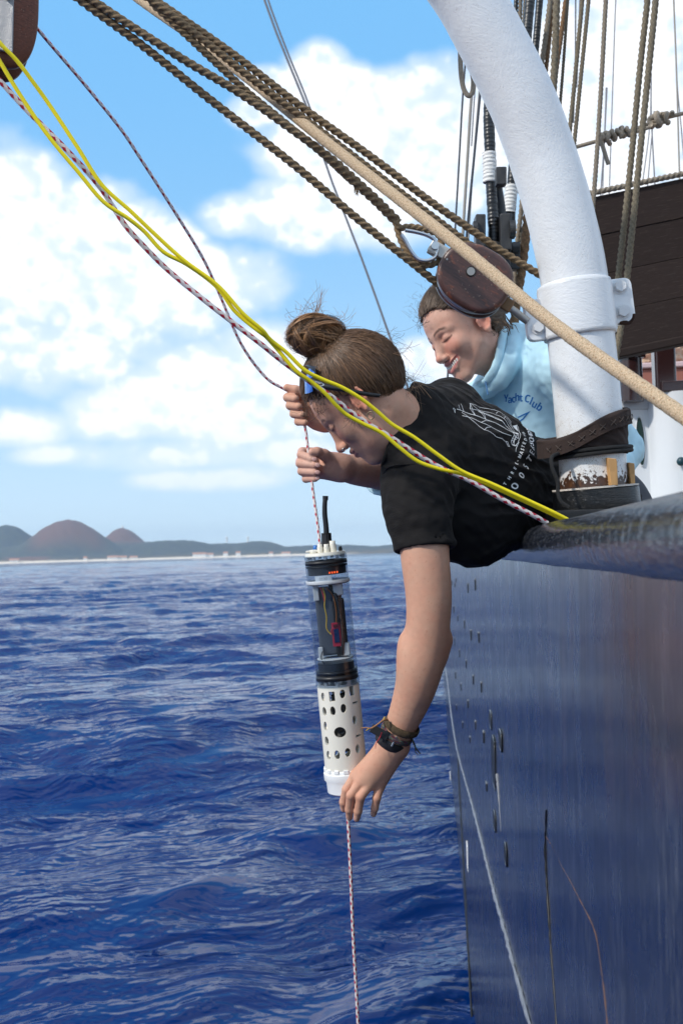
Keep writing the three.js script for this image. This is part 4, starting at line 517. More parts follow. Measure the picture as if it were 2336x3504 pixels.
// ---------------------------------------------------------------- drifting instrument
{
  const D = 2.31, top = P(1112, 1888, D), bot = P(1191, 2706, D), yv = top.clone().sub(bot), LEN = yv.length(); yv.normalize(); const zv = CB.clone().addScaledVector(yv, -CB.dot(yv)).normalize(), xv = yv.clone().cross(zv);
  const t = thing('drift_instrument', 'clear tube instrument with electronics above a white perforated pipe, hung on the braided line', 'instrument'); t.applyMatrix4(M4(bot, xv, yv, zv));
  const s = LEN / 821 * 0.995, Y = (py) => (2706 - py) * s * 0.998, R = 73 * D / FPX, pvc = phys(0.80, 0.76, 0.66, 0.4, { clearcoat: 0.2 }), white = phys(0.84, 0.84, 0.83, 0.4, { clearcoat: 0.2 }), blk = phys(0.012, 0.012, 0.014, 0.4);
  const lathe = (p, seg = 64) => new THREE.LatheGeometry(p.map((q) => new THREE.Vector2(...q)), seg);
  const clear = new THREE.MeshPhysicalMaterial({ color: lin(0.72, 0.77, 0.82), roughness: 0.12, transmission: 1, thickness: 0, ior: 1.5 });
  const tube = part('clear_tube', new THREE.CylinderGeometry(R * 0.985, R * 0.985, Y(1905) - Y(2318), 72, 1, true).translate(0, (Y(1905) + Y(2318)) / 2, 0), clear, t, 'clear acrylic housing');
  const acr = phys(0.75, 0.78, 0.80, 0.12, { clearcoat: 0.6, transmission: 0.6, thickness: 0 });
  part('top_flange', new THREE.CylinderGeometry(R * 1.0, R * 1.0, 0.010, 64, 1, true).translate(0, Y(1896), 0), clear, t); part('bottom_flange', new THREE.CylinderGeometry(R * 1.02, R * 1.02, 0.017, 64, 1, true).translate(0, Y(2326), 0), clear, t); for (let i = 0; i < 9; i++) { const a = i / 9 * 6.283; part('flange_spacer', new THREE.CylinderGeometry(0.005, 0.005, 0.016, 10).translate(Math.sin(a) * R * 0.82, Y(2326), Math.cos(a) * R * 0.82), acr, t); part('flange_bolt', new THREE.CylinderGeometry(0.004, 0.004, 0.010, 10).translate(Math.sin(a) * R * 0.84, Y(1896), Math.cos(a) * R * 0.84), acr, t); }
  part('end_disc', new THREE.CylinderGeometry(R * 0.9, R * 0.9, 0.006, 64).translate(0, Y(2336), 0), phys(0.35, 0.38, 0.42, 0.2), t);
  for (const [y0, y1, k] of [[1907, 1921, 1], [1925, 1931, 0.985], [2284, 2296, 0.985], [2299, 2318, 1]]) part('seal_ring', lathe([[R * 0.5, Y(y1)], [R * k * 0.985, Y(y1)], [R * k * 0.99, (Y(y0) + Y(y1)) / 2], [R * k * 0.985, Y(y0)], [R * 0.5, Y(y0)]]), blk, t);
  part('inner_plug', new THREE.CylinderGeometry(R * 0.9, R * 0.9, Y(1925) - Y(1956), 48).translate(0, (Y(1925) + Y(1956)) / 2, 0), phys(0.03, 0.032, 0.036, 0.35), t); part('inner_plug', new THREE.CylinderGeometry(R * 0.85, R * 0.85, Y(2258) - Y(2284), 48).translate(0, (Y(2258) + Y(2284)) / 2, 0), phys(0.02, 0.024, 0.03, 0.35), t);
  // cap with its penetrators
  part('cap_disc', new THREE.CylinderGeometry(R * 0.93, R * 0.97, 0.007, 56).translate(0, Y(1886), 0), pvc, t);
  const peg = (x, z, r, h, m = pvc, y = Y(1884)) => part('cap_plug', lathe([[0, 0], [r, 0], [r, h * 0.7], [r * 0.85, h * 0.72], [r * 0.85, h], [0, h]], 20).translate(x, y, z), m, t);
  peg(-0.010, 0.012, 0.0065, 0.021); peg(0.004, 0.018, 0.0062, 0.020); peg(0.018, 0.014, 0.0075, 0.026); peg(-0.026, 0.006, 0.009, 0.010); peg(-0.020, -0.008, 0.006, 0.019, phys(0.03, 0.16, 0.5, 0.4)); peg(0.034, 0.006, 0.004, 0.012, blk);
  part('cap_tab', new RoundedBoxGeometry(0.028, 0.004, 0.014, 2, 0.0015).translate(-0.028, Y(1873), 0.006), pvc, t);
  // antenna (upright in the photo while the tube hangs aslant)
  const A = (px, py, d = D) => t.worldToLocal(P(px, py, d)); const an = part('antenna', sweep([A(1117, 1838), A(1115, 1800), A(1111, 1760), A(1111, 1725), A(1113, 1702)], 40, 14, (q) => lerp(0.0062, 0.0052, q)), blk, t); part('antenna_tip', sweep([A(1113, 1712), A(1113, 1697)], 6, 14, () => 0.0062), blk, an); const ab = sweep([A(1118, 1885), A(1117, 1850), A(1116, 1824)], 12, 40, (q, a) => 0.0105 * (1 + 0.07 * Math.sign(Math.sin(a * 10))) * lerp(1.06, 0.98, q)); part('antenna_base', ab, blk, an);
  // inside the tube
  const fr = phys(0.7, 0.7, 0.68, 0.5), grey = phys(0.085, 0.095, 0.115, 0.55);
  part('mount_ring', lathe([[R * 0.6, Y(1990)], [R * 0.95, Y(1990)], [R * 0.95, Y(1980)], [R * 0.6, Y(1980)]]), fr, t); part('mount_ring', lathe([[R * 0.4, Y(2248)], [R * 0.85, Y(2248)], [R * 0.85, Y(2243)], [R * 0.4, Y(2243)]]), fr, t);
  part('clamp_band', lathe([[R * 0.99, Y(1986)], [R * 1.035, Y(1986)], [R * 1.035, Y(1975)], [R * 0.99, Y(1975)]]), new THREE.MeshPhysicalMaterial({ color: lin(0.8, 0.82, 0.84), roughness: 0.35, transmission: 0.4, thickness: 0 }), t);
  part('battery_pack', new RoundedBoxGeometry(R * 1.25, Y(2000) - Y(2235), R * 0.8, 3, 0.006).translate(-0.003, (Y(2000) + Y(2235)) / 2, -0.012), grey, t); part('battery_sleeve', new RoundedBoxGeometry(R * 0.55, Y(2040) - Y(2240), 0.024, 3, 0.005).translate(0.018, (Y(2040) + Y(2240)) / 2, 0.010), blk, t); part('cable_bundle', sweep([V(0.004, Y(1990), 0.018), V(0.014, Y(2030), 0.026), V(0.020, Y(2090), 0.027), V(0.022, Y(2160), 0.026), V(0.016, Y(2235), 0.022)], 60, 8, (q, a, s2) => 0.0042 * (1 + 0.3 * n2(s2 * 200, a))), blk, t);
  part('bracket', new RoundedBoxGeometry(0.022, Y(1995) - Y(2035), 0.02, 2, 0.003).translate(0.020, Y(2010), 0.018), fr, t); part('bracket', new RoundedBoxGeometry(0.012, Y(1990) - Y(2045), 0.012, 2, 0.002).translate(-0.028, Y(2015), 0.014), fr, t); part('bracket', new RoundedBoxGeometry(0.02, Y(2195) - Y(2240), 0.02, 2, 0.003).translate(0.024, Y(2215), 0.014), fr, t); part('bracket', new RoundedBoxGeometry(0.010, Y(2205) - Y(2250), 0.012, 2, 0.002).translate(-0.03, Y(2225), 0.012), fr, t);
  const brd = part('circuit_board', new RoundedBoxGeometry(0.019, 0.052, 0.002, 2, 0.0008).translate(0.008, Y(2162), 0.024), phys(0.5, 0.03, 0.06, 0.4), t, 'small red circuit board'); part('display', new THREE.BoxGeometry(0.011, 0.030, 0.002).translate(0.008, Y(2166), 0.0255), phys(0.01, 0.03, 0.10, 0.15), brd); part('connector', new THREE.BoxGeometry(0.010, 0.006, 0.003).translate(0.008, Y(2132), 0.026), phys(0.1, 0.01, 0.02, 0.4), brd);
  const wire = (l, c, z = 0.026) => part('wire', sweep(l.map(([x, y]) => V(x, Y(y), z)), 50, 6, () => 0.0012), std(...c, 0.5), t); wire([[-0.012, 2000], [-0.009, 2030], [-0.012, 2060], [-0.010, 2100], [-0.012, 2140], [-0.004, 2160]], [0.75, 0.48, 0.03]); wire([[-0.018, 1995], [-0.013, 2020], [-0.011, 2046]], [0.6, 0.05, 0.05]); wire([[-0.004, 2000], [0.008, 2030], [0.012, 2080], [0.010, 2120]], [0.35, 0.12, 0.03]); wire([[0.002, 1995], [0.012, 2010], [0.016, 2060], [0.014, 2130]], [0.02, 0.02, 0.02]); wire([[-0.002, 2142], [-0.003, 2160]], [0.6, 0.05, 0.08]); wire([[-0.026, 2215], [-0.030, 2235], [-0.026, 2255], [-0.022, 2262]], [0.015, 0.015, 0.018], 0.022);
  for (let i = 0; i < 4; i++) part('status_light', new THREE.BoxGeometry(0.003, 0.004, 0.002).rotateZ(-0.2).translate(0.006 + i * 0.0055, Y(1949), R * 0.90 * Math.sqrt(1 - Math.pow((0.006 + i * 0.0055) / R, 2)) + 0.001), new THREE.MeshStandardMaterial({ color: 0x330000, emissive: lin(1, 0.12, 0.03), emissiveIntensity: 1.2 }), t);
  // paper label
  { const c = document.createElement('canvas'); c.width = 256; c.height = 96; const x = c.getContext('2d'); x.fillStyle = '#e6e8ea'; x.fillRect(0, 0, 256, 96); x.fillStyle = '#7a7f86'; x.font = '54px serif'; x.textAlign = 'center'; x.fillText('0100', 128, 62); const tx = new THREE.CanvasTexture(c); tx.colorSpace = THREE.SRGBColorSpace; const lb = new THREE.CylinderGeometry(R * 0.965, R * 0.965, 0.015, 24, 1, true, -0.62, 0.84).translate(0, Y(1969), 0); part('paper_label', lb, std(1, 1, 1, 0.8, { map: tx, side: THREE.DoubleSide }), t, 'white paper label reading 0100'); }
  // perforated pipe
  const y0 = Y(2640), y1 = Y(2338), Rp = R * 0.985, Ri = R * 0.86; const ev = new Evaluator(); ev.attributes = ['position', 'normal', 'uv']; ev.useGroups = false;
  let br = new Brush(lathe([[Ri, y0], [Rp, y0], [Rp, y1], [Ri, y1], [Ri, y0]], 96)); br.updateMatrixWorld();
  const cut = (geo, ang, y) => { const q = new Brush(geo); q.rotation.y = ang; q.position.y = y; q.updateMatrixWorld(); br = ev.evaluate(br, q, SUBTRACTION); };
  const oval = (w, h) => new THREE.CylinderGeometry(1, 1, 0.03, 24).rotateX(Math.PI / 2).scale(w, h, 1).translate(0, 0, Rp - 0.006), box = (w, h) => new THREE.BoxGeometry(w, h, 0.03).translate(0, 0, Rp - 0.006);
  const zx = (x, y) => Math.asin(clamp((x - (370 + (y - 1535) * 0.133)) / 155, -0.97, 0.97)), zy = (y) => Y(1650 + y / 2.137);
  for (const [x, y, k] of [[255, 1535, 0], [320, 1530, 1], [398, 1518, 0], [465, 1508, 1], [268, 1640, 0], [330, 1634, 0], [408, 1622, 0], [495, 1597, 2], [281, 1748, 0], [494, 1720, 0], [388, 1792, 3], [293, 1855, 0], [527, 1838, 2], [310, 1960, 0], [373, 1953, 0], [451, 1942, 0], [524, 1930, 0]]) cut(k === 0 ? oval(0.0062, 0.0098) : k === 1 ? box(0.013, 0.021) : k === 2 ? box(0.017, 0.005) : oval(0.0128, 0.0118), zx(x, y), zy(y));
  for (let i = 0; i < 5; i++) for (let j = 0; j < 3; j++) cut(oval(0.007, 0.0105), Math.PI + (i - 2) * 0.5, lerp(y0 + 0.04, y1 - 0.03, j / 2));
  const pg = br.geometry; part('perforated_pipe', pg, pvc, t, 'cream plastic pipe with rows of oval holes');
  part('sensor_body', new THREE.CylinderGeometry(R * 0.42, R * 0.42, y1 - y0 - 0.07, 28).translate(0.002, (y0 + y1) / 2 + 0.012, -0.006), phys(0.10, 0.10, 0.10, 0.5), t); part('sensor_eye', new THREE.TorusGeometry(0.006, 0.0028, 10, 24).translate(-0.001, zy(1792) + 0.001, Rp - 0.012), blk, t); part('sensor_eye_stem', new THREE.CylinderGeometry(0.003, 0.003, 0.02, 12).translate(-0.001, zy(1792) - 0.009, Rp - 0.014), blk, t);
  part('threaded_collar', lathe([[R * 0.8, Y(2645)], [R * 1.0, Y(2645)], [R * 1.0, Y(2628)], [R * 0.985, Y(2622)], [R * 0.8, Y(2622)]]), white, t); for (let i = 0; i < 14; i++) { const a = i / 14 * 6.283; part('collar_tooth', new RoundedBoxGeometry(0.011, 0.008, 0.005, 2, 0.001).translate(0, Y(2624), R * 0.99).rotateY(a), white, t); }
  part('end_cap', lathe([[0, 0], [R * 0.93, 0], [R * 0.96, 0.003], [R * 0.98, 0.026], [R * 1.06, 0.030], [R * 1.07, 0.044], [R * 1.04, 0.047], [0, 0.047]].map(([a, b]) => [a, b])), white, t);
}
// ---------------------------------------------------------------- bodies: smooth distance fields meshed by surface nets
const cap = (a, b, ra, rb = ra, k = 0.015, op = 0) => { const ax = a.x, ay = a.y, az = a.z, bx = b.x - ax, by = b.y - ay, bz = b.z - az, L2 = bx * bx + by * by + bz * bz || 1e-9; return { k, op, d: (x, y, z) => { const px = x - ax, py = y - ay, pz = z - az; let t = (px * bx + py * by + pz * bz) / L2; t = t < 0 ? 0 : t > 1 ? 1 : t; return Math.hypot(px - bx * t, py - by * t, pz - bz * t) - (ra + (rb - ra) * t); } }; };
const ell = (c, X, Y, Z, rx, ry, rz, k = 0.02, op = 0) => ({ k, op, d: (x, y, z) => { const px = x - c.x, py = y - c.y, pz = z - c.z, a = (px * X.x + py * X.y + pz * X.z) / rx, b = (px * Y.x + py * Y.y + pz * Y.z) / ry, e = (px * Z.x + py * Z.y + pz * Z.z) / rz, k0 = Math.sqrt(a * a + b * b + e * e), k1 = Math.sqrt(a * a / (rx * rx) + b * b / (ry * ry) + e * e / (rz * rz)); return k1 < 1e-9 ? -Math.min(rx, ry, rz) : k0 * (k0 - 1) / k1; } });
const plane = (c, n, k = 0.004, op = 2) => ({ k, op, flat: true, d: (x, y, z) => (x - c.x) * n.x + (y - c.y) * n.y + (z - c.z) * n.z });
// a limb through several joints: one smooth tapering tube
const chain = (list, k, sub = 5) => {
  const n = list.length - 1, cv = new THREE.CatmullRomCurve3(list.map((q) => q[0]), false, 'centripetal'), pts = [], N = n * sub, cr = (a, b, c, d, t) => 0.5 * (2 * b + (c - a) * t + (2 * a - 5 * b + 4 * c - d) * t * t + (3 * b - a - 3 * c + d) * t * t * t), R = (i) => list[clamp(i, 0, n)][1];
  for (let i = 0; i <= N; i++) { const u = i / sub, j = Math.min(n - 1, Math.floor(u)), p = n > 1 ? cv.getPoint(i / N) : list[0][0].clone().lerp(list[1][0], i / N); pts.push(p.x, p.y, p.z, cr(R(j - 1), R(j), R(j + 1), R(j + 2), u - j)); }
  return [{ k, op: 0, d: (x, y, z) => { let m = 1e3; for (let i = 0; i < N; i++) { const o = i * 4, ax = pts[o], ay = pts[o + 1], az = pts[o + 2], bx = pts[o + 4] - ax, by = pts[o + 5] - ay, bz = pts[o + 6] - az, px = x - ax, py = y - ay, pz = z - az; let t = (px * bx + py * by + pz * bz) / (bx * bx + by * by + bz * bz + 1e-12); t = t < 0 ? 0 : t > 1 ? 1 : t; const dx = px - bx * t, dy = py - by * t, dz = pz - bz * t, d = Math.sqrt(dx * dx + dy * dy + dz * dz) - (pts[o + 3] + (pts[o + 7] - pts[o + 3]) * t); if (d < m) m = d; } return m; } }];
};
function evalField(prims, x, y, z) {
  let f = 1e3;
  for (let i = 0; i < prims.length; i++) {
    const p = prims[i]; let d = p.d(x, y, z); const k = p.k;
    if (p.op === 3) { f += d; continue; }                                       // a small displacement
    if (p.op === 0) { const h = k - Math.abs(f - d); f = Math.min(f, d) - (h > 0 ? h * h / (4 * k) : 0); }
    else { if (p.op === 1) d = -d; const h = k - Math.abs(f - d); f = Math.max(f, d) + (h > 0 ? h * h / (4 * k) : 0); }
  }
  return f;
}
function meshField(prims, lo, hi, h, color) {
  const Bn = 12, nx = Math.ceil((hi.x - lo.x) / h / Bn), ny = Math.ceil((hi.y - lo.y) / h / Bn), nz = Math.ceil((hi.z - lo.z) / h / Bn), rad = h * Bn * 0.8661, S = Bn + 1, val = new Float32Array(S * S * S);
  const vid = new Map(), pos = [], nor = [], edges = [], GX = nx * Bn + 2, GY = ny * Bn + 2, key = (i, j, k) => (k * GY + j) * GX + i;
  for (let bz = 0; bz < nz; bz++) for (let by = 0; by < ny; by++) for (let bx = 0; bx < nx; bx++) {
    const cx = lo.x + (bx + 0.5) * Bn * h, cy = lo.y + (by + 0.5) * Bn * h, cz = lo.z + (bz + 0.5) * Bn * h;
    let dm = 1e3; const dc = prims.map((p) => { const d = p.d(cx, cy, cz); if (p.op === 0 && d < dm) dm = d; return d; });
    if (dm > rad * 1.5 + 0.03) continue;
    const use = prims.filter((p, i) => p.op === 0 ? dc[i] - rad * 1.3 < dm + rad * 1.3 + p.k : p.op === 1 ? dc[i] - rad * 1.3 < p.k + 0.012 : true);
    if (Math.abs(evalField(use, cx, cy, cz)) > rad * 1.7 + 0.006) continue;
    const x0 = lo.x + bx * Bn * h, y0 = lo.y + by * Bn * h, z0 = lo.z + bz * Bn * h; let any = 0;
    for (let k = 0, o = 0; k < S; k++) for (let j = 0; j < S; j++) for (let i = 0; i < S; i++, o++) { const v = evalField(use, x0 + i * h, y0 + j * h, z0 + k * h); val[o] = v; any |= v < 0 ? 1 : 2; }
    if (any !== 3) continue;
    for (let k = 0; k < Bn; k++) for (let j = 0; j < Bn; j++) for (let i = 0; i < Bn; i++) {
      const o = (k * S + j) * S + i, v0 = val[o], c = [v0, val[o + 1], val[o + S], val[o + S + 1], val[o + S * S], val[o + S * S + 1], val[o + S * S + S], val[o + S * S + S + 1]];
      let m = 0; for (let q = 0; q < 8; q++) if (c[q] < 0) m |= 1 << q; 
      if (m === 0 || m === 255) continue;
      let sx = 0, sy = 0, sz = 0, n = 0;
      for (const [p, q] of EDGE) if ((c[p] < 0) !== (c[q] < 0)) { const t = c[p] / (c[p] - c[q]); sx += (p & 1) + t * ((q & 1) - (p & 1)); sy += ((p >> 1) & 1) + t * (((q >> 1) & 1) - ((p >> 1) & 1)); sz += (p >> 2) + t * ((q >> 2) - (p >> 2)); n++; }
      const gi = bx * Bn + i, gj = by * Bn + j, gk = bz * Bn + k, X = x0 + (i + sx / n) * h, Y = y0 + (j + sy / n) * h, Z = z0 + (k + sz / n) * h;
      vid.set(key(gi, gj, gk), pos.length / 3); pos.push(X, Y, Z);
      const e = h * 0.7; let gx = evalField(use, X + e, Y, Z) - evalField(use, X - e, Y, Z), gy = evalField(use, X, Y + e, Z) - evalField(use, X, Y - e, Z), gz = evalField(use, X, Y, Z + e) - evalField(use, X, Y, Z - e); const l = Math.hypot(gx, gy, gz) || 1; nor.push(gx / l, gy / l, gz / l);
      if ((v0 < 0) !== (c[1] < 0)) edges.push(gi, gj, gk, 0, v0 < 0); if ((v0 < 0) !== (c[2] < 0)) edges.push(gi, gj, gk, 1, v0 < 0); if ((v0 < 0) !== (c[4] < 0)) edges.push(gi, gj, gk, 2, v0 < 0);
    }
  }
  const idx = [];
  for (let q = 0; q < edges.length; q += 5) { const i = edges[q], j = edges[q + 1], k = edges[q + 2], a = edges[q + 3], s = edges[q + 4]; let A, Bq, C, D; if (a === 0) { A = key(i, j - 1, k - 1); Bq = key(i, j, k - 1); C = key(i, j, k); D = key(i, j - 1, k); } else if (a === 1) { A = key(i - 1, j, k - 1); Bq = key(i - 1, j, k); C = key(i, j, k); D = key(i, j, k - 1); } else { A = key(i - 1, j - 1, k); Bq = key(i, j - 1, k); C = key(i, j, k); D = key(i - 1, j, k); }
    A = vid.get(A); Bq = vid.get(Bq); C = vid.get(C); D = vid.get(D); if (A === undefined || Bq === undefined || C === undefined || D === undefined) continue; s ? idx.push(A, Bq, C, A, C, D) : idx.push(A, C, Bq, A, D, C); }
  const g = new THREE.BufferGeometry(); g.setAttribute('position', new THREE.Float32BufferAttribute(pos, 3)); g.setAttribute('normal', new THREE.Float32BufferAttribute(nor, 3)); g.setIndex(idx);
  if (color) { const v = V(), w = V(); let i = 0; const nn = g.attributes.normal; tint(g, (p, q) => color(p, w.fromBufferAttribute(nn, q))); }
  return g;
}
var EDGE = [[0, 1], [2, 3], [4, 5], [6, 7], [0, 2], [1, 3], [4, 6], [5, 7], [0, 4], [1, 5], [2, 6], [3, 7]];
const grainUV = (g) => { const p = g.attributes.position, uv = new Float32Array(p.count * 2); for (let i = 0; i < p.count; i++) { uv[2 * i] = p.getX(i) * 22 + p.getZ(i) * 9; uv[2 * i + 1] = p.getY(i) * 22 + p.getZ(i) * 13; } g.setAttribute('uv', new THREE.BufferAttribute(uv, 2)); return g; };
const bounds = (list, m) => { const b = new THREE.Box3().setFromPoints(list); return [b.min.subScalar(m), b.max.addScalar(m)]; };

// a head frame: yaw towards the viewer, then pitch down in the picture, for someone looking to the left
function headFrame(ear, yaw, pitch, s, tiltIn = 0) {
  const a = yaw * Math.PI / 180, b = pitch * Math.PI / 180; const F = camDir(-Math.cos(a) * Math.cos(b), -Math.cos(a) * Math.sin(b), Math.sin(a)), U0 = camDir(-Math.sin(b), Math.cos(b), 0), L0 = U0.clone().cross(F);
  const t = tiltIn * Math.PI / 180, U = U0.clone().multiplyScalar(Math.cos(t)).addScaledVector(L0, Math.sin(t)), L = L0.clone().multiplyScalar(Math.cos(t)).addScaledVector(U0, -Math.sin(t));
  const O = ear.clone().addScaledVector(L, -0.074 * s).addScaledVector(U, 0.006 * s).addScaledVector(F, 0.012 * s);
  const H = (x, y, z) => O.clone().addScaledVector(L, x * s).addScaledVector(U, y * s).addScaledVector(F, z * s), loc = (p) => { const d = p.clone().sub(O); return [d.dot(L) / s, d.dot(U) / s, d.dot(F) / s]; };
  return { O, L, U, F, H, loc, s };
}
function headPrims(h, smile) {
  const { H, L, U, F, s } = h, E = (x, y, z, a, b, c, k, op) => ell(H(x, y, z), L, U, F, a * s, b * s, c * s, k * s, op), C = (a, b, ra, rb, k, op) => cap(H(...a), H(...b), ra * s, rb * s, k * s, op), out = [];
  out.push(E(0, 0.042, -0.014, 0.0705, 0.086, 0.093, 0.02), E(0, 0.046, 0.028, 0.060, 0.054, 0.053, 0.03), E(0, -0.018, 0.028, 0.056, 0.064, 0.053, 0.03));
  for (const q of [-1, 1]) out.push(C([q * 0.047, -0.040, 0.008], [q * 0.015, -0.093, 0.060], 0.017, 0.014, 0.028), E(q * 0.037, smile ? -0.020 : -0.022, smile ? 0.058 : 0.054, 0.023, 0.022, 0.023, 0.02), C([q * 0.010, 0.029, 0.078], [q * 0.044, 0.028, 0.060], 0.0095, 0.009, 0.012));
  out.push(E(0, -0.094, 0.067, 0.017, 0.014, 0.016, 0.02), E(0, -0.058, 0.066, 0.030, 0.026, 0.022, 0.02));
  for (const q of [-1, 1]) { out.push(E(q * 0.031, 0.010, 0.088, 0.017, 0.0105, 0.013, 0.010, 1)); out.push(E(q * 0.031, 0.0085, 0.0675, 0.0145, 0.0125, 0.0145, 0.004)); out.push(C([q * 0.019, 0.0045, 0.0775], [q * 0.043, 0.0055, 0.071], 0.0028, 0.0028, 0.003)); }
  out.push(C([0, 0.020, 0.079], [0, -0.027, 0.099], 0.0085, 0.0095, 0.018), E(0, -0.029, 0.102, 0.0100, 0.0088, 0.0095, 0.010)); for (const q of [-1, 1]) out.push(E(q * 0.0115, -0.033, 0.094, 0.0072, 0.0068, 0.0085, 0.006));
  for (const q of [-1, 1]) out.push(E(q * 0.006, -0.0405, 0.0985, 0.003, 0.003, 0.004, 0.002, 1));
  if (smile) {
    const up = [[-0.036, -0.0425, 0.067], [-0.019, -0.0490, 0.0845], [0, -0.0500, 0.092], [0.019, -0.0490, 0.0845], [0.036, -0.0425, 0.067]], dn = [[-0.035, -0.0445, 0.067], [-0.017, -0.0670, 0.083], [0, -0.0715, 0.087], [0.017, -0.0670, 0.083], [0.035, -0.0445, 0.067]];
    for (let i = 0; i < 4; i++) out.push(C(up[i], up[i + 1], 0.0042, 0.0042, 0.005), C(dn[i], dn[i + 1], 0.0048, 0.0048, 0.005));
    const md = [[-0.030, -0.0475, 0.079], [-0.015, -0.0575, 0.0925], [0, -0.0608, 0.097], [0.015, -0.0575, 0.0925], [0.030, -0.0475, 0.079]]; for (let i = 0; i < 4; i++) out.push(C(md[i], md[i + 1], 0.0058, 0.0058, 0.002, 1));
    for (const q of [-1, 1]) out.push(C([q * 0.029, -0.030, 0.090], [q * 0.041, -0.048, 0.074], 0.0030, 0.003, 0.008, 1));
  } else {
    for (const [a, b] of [[[-0.021, -0.0550, 0.080], [0, -0.0520, 0.0915]], [[0.021, -0.0550, 0.080], [0, -0.0520, 0.0915]]]) out.push(C(a, b, 0.0040, 0.0050, 0.005)); for (const [a, b] of [[[-0.019, -0.0600, 0.079], [0, -0.0640, 0.0885]], [[0.019, -0.0600, 0.079], [0, -0.0640, 0.0885]]]) out.push(C(a, b, 0.0040, 0.0058, 0.005));
    out.push(C([-0.024, -0.0572, 0.084], [0.024, -0.0572, 0.084], 0.0012, 0.0012, 0.003, 1), C([-0.016, -0.0578, 0.095], [0.016, -0.0578, 0.095], 0.0016, 0.0016, 0.004, 1));
  }
  for (const q of [-1, 1]) { // ears: a rimmed dish leaning back
    const X = L.clone().multiplyScalar(q * 0.9).addScaledVector(F, 0.35).normalize(), Y = U.clone().addScaledVector(F, -0.22).normalize(), Z = X.clone().cross(Y).normalize(), c = H(q * 0.0765, 0.000, -0.016), at = (y, z, x = 0) => c.clone().addScaledVector(Y, y * s).addScaledVector(Z, z * s * (q > 0 ? -1 : 1)).addScaledVector(X, x * s);
    out.push(ell(c, X, Y, Z, 0.0055 * s, 0.029 * s, 0.0165 * s, 0.006 * s)); const rim = []; for (let i = 0; i <= 8; i++) { const t = lerp(-0.6, 4.0, i / 8); rim.push(at(0.027 * Math.sin(t) + 0.002, -0.0155 * Math.cos(t), 0.005)); } for (let i = 0; i < 8; i++) out.push(cap(rim[i], rim[i + 1], 0.0034 * s, 0.0034 * s, 0.003 * s));
    out.push(cap(at(-0.024, 0.005, 0.003), at(-0.030, 0.006, 0.002), 0.0068 * s, 0.0055 * s, 0.006 * s)); out.push(ell(at(0.000, 0.002, 0.008), X, Y, Z, 0.008 * s, 0.015 * s, 0.0085 * s, 0.004 * s, 1));
  }
  return out;
}
function skin(h, base, smile, extra) {
  const A = (x, y, z, ax, ay, az, r) => 1 - sstep(r * 0.55, r, Math.hypot(x - ax, y - ay, z - az));
  return (p, n) => {
    const f = 1 + 0.07 * fbm3(p.x * 60, p.y * 60, p.z * 60, 2) + 0.02 * n3(p.x * 400, p.y * 400, p.z * 400), fr = sstep(0.80, 0.90, n3(p.x * 170 + 9, p.y * 170, p.z * 170)), bl = 0.10 * fbm3(p.x * 22 + 5, p.y * 22, p.z * 22, 3); let c = [base[0] * f * (1 - 0.10 * fr), base[1] * f * (1 - 0.2 * fr) * (1 - bl), base[2] * f * (1 - 0.25 * fr) * (1 - bl * 1.2)]; const mix = (k, t) => { for (let i = 0; i < 3; i++) c[i] = lerp(c[i], k[i], t); };
    const [X, y, z] = h.loc(p), x = Math.abs(X);
    if (Math.hypot(X, y, z) < 0.15) {
      const red = [base[0] * 0.97, base[1] * 0.68, base[2] * 0.66];
      mix(red, 0.65 * A(x, y, z, 0.036, -0.018, 0.075, 0.030)); mix(red, 0.6 * A(X, y, z, 0, -0.031, 0.110, 0.018)); mix(red, 0.75 * A(x, y, z, 0.080, 0.002, -0.018, 0.034)); mix(red, 0.3 * A(X, y, z, 0, -0.094, 0.083, 0.02));
      if (z > 0.055 && smile) { const yu = -0.0500 + 5.6 * X * X, yd = -0.0715 + 21.5 * X * X; if (x < 0.036) { const dU = Math.abs(y - yu), dD = Math.abs(y - yd); mix([0.46, 0.15, 0.14], 0.9 * Math.max(1 - sstep(0.0030, 0.0055, dU), 1 - sstep(0.0040, 0.0068, dD))); if (y < yu - 0.003 && y > yd + 0.004 && z < 0.086) mix([0.14, 0.03, 0.03], 0.8); } }
      if (z > 0.070 && !smile && x < 0.023) mix([0.36, 0.13, 0.12], 0.85 * (1 - sstep(0.0065, 0.0095, Math.abs(y + 0.0578 + 3 * X * X))));
      if (z > 0.05 && x > 0.009 && x < 0.052) { const yb = 0.0285 + 0.0065 * Math.sin((x - 0.009) / 0.043 * Math.PI) - 0.04 * Math.max(0, x - 0.035); mix([0.075, 0.042, 0.028], 0.82 * (1 - sstep(0.0022, 0.0042, Math.abs(y - yb))) * sstep(0.052, 0.042, x) * sstep(0.008, 0.014, x)); }
      if (z > 0.055 && x > 0.016 && x < 0.048) { mix([0.03, 0.018, 0.015], 0.92 * (1 - sstep(0.0014, 0.0030, Math.abs(y - (0.0028 + 16 * (x - 0.031) * (x - 0.031)))))); mix([base[0] * 0.78, base[1] * 0.62, base[2] * 0.60], 0.35 * (1 - sstep(0.006, 0.012, Math.abs(y - 0.011)))); }
    }
    if (extra) extra(p, c, mix);
    return c;
  };
}
const skinMat = new THREE.MeshPhysicalMaterial({ vertexColors: true, roughness: 0.47, bumpMap: fuzzTex, bumpScale: 0.00035, sheen: 0.35, sheenColor: lin(0.5, 0.24, 0.18), sheenRoughness: 0.5, specularIntensity: 0.7 });
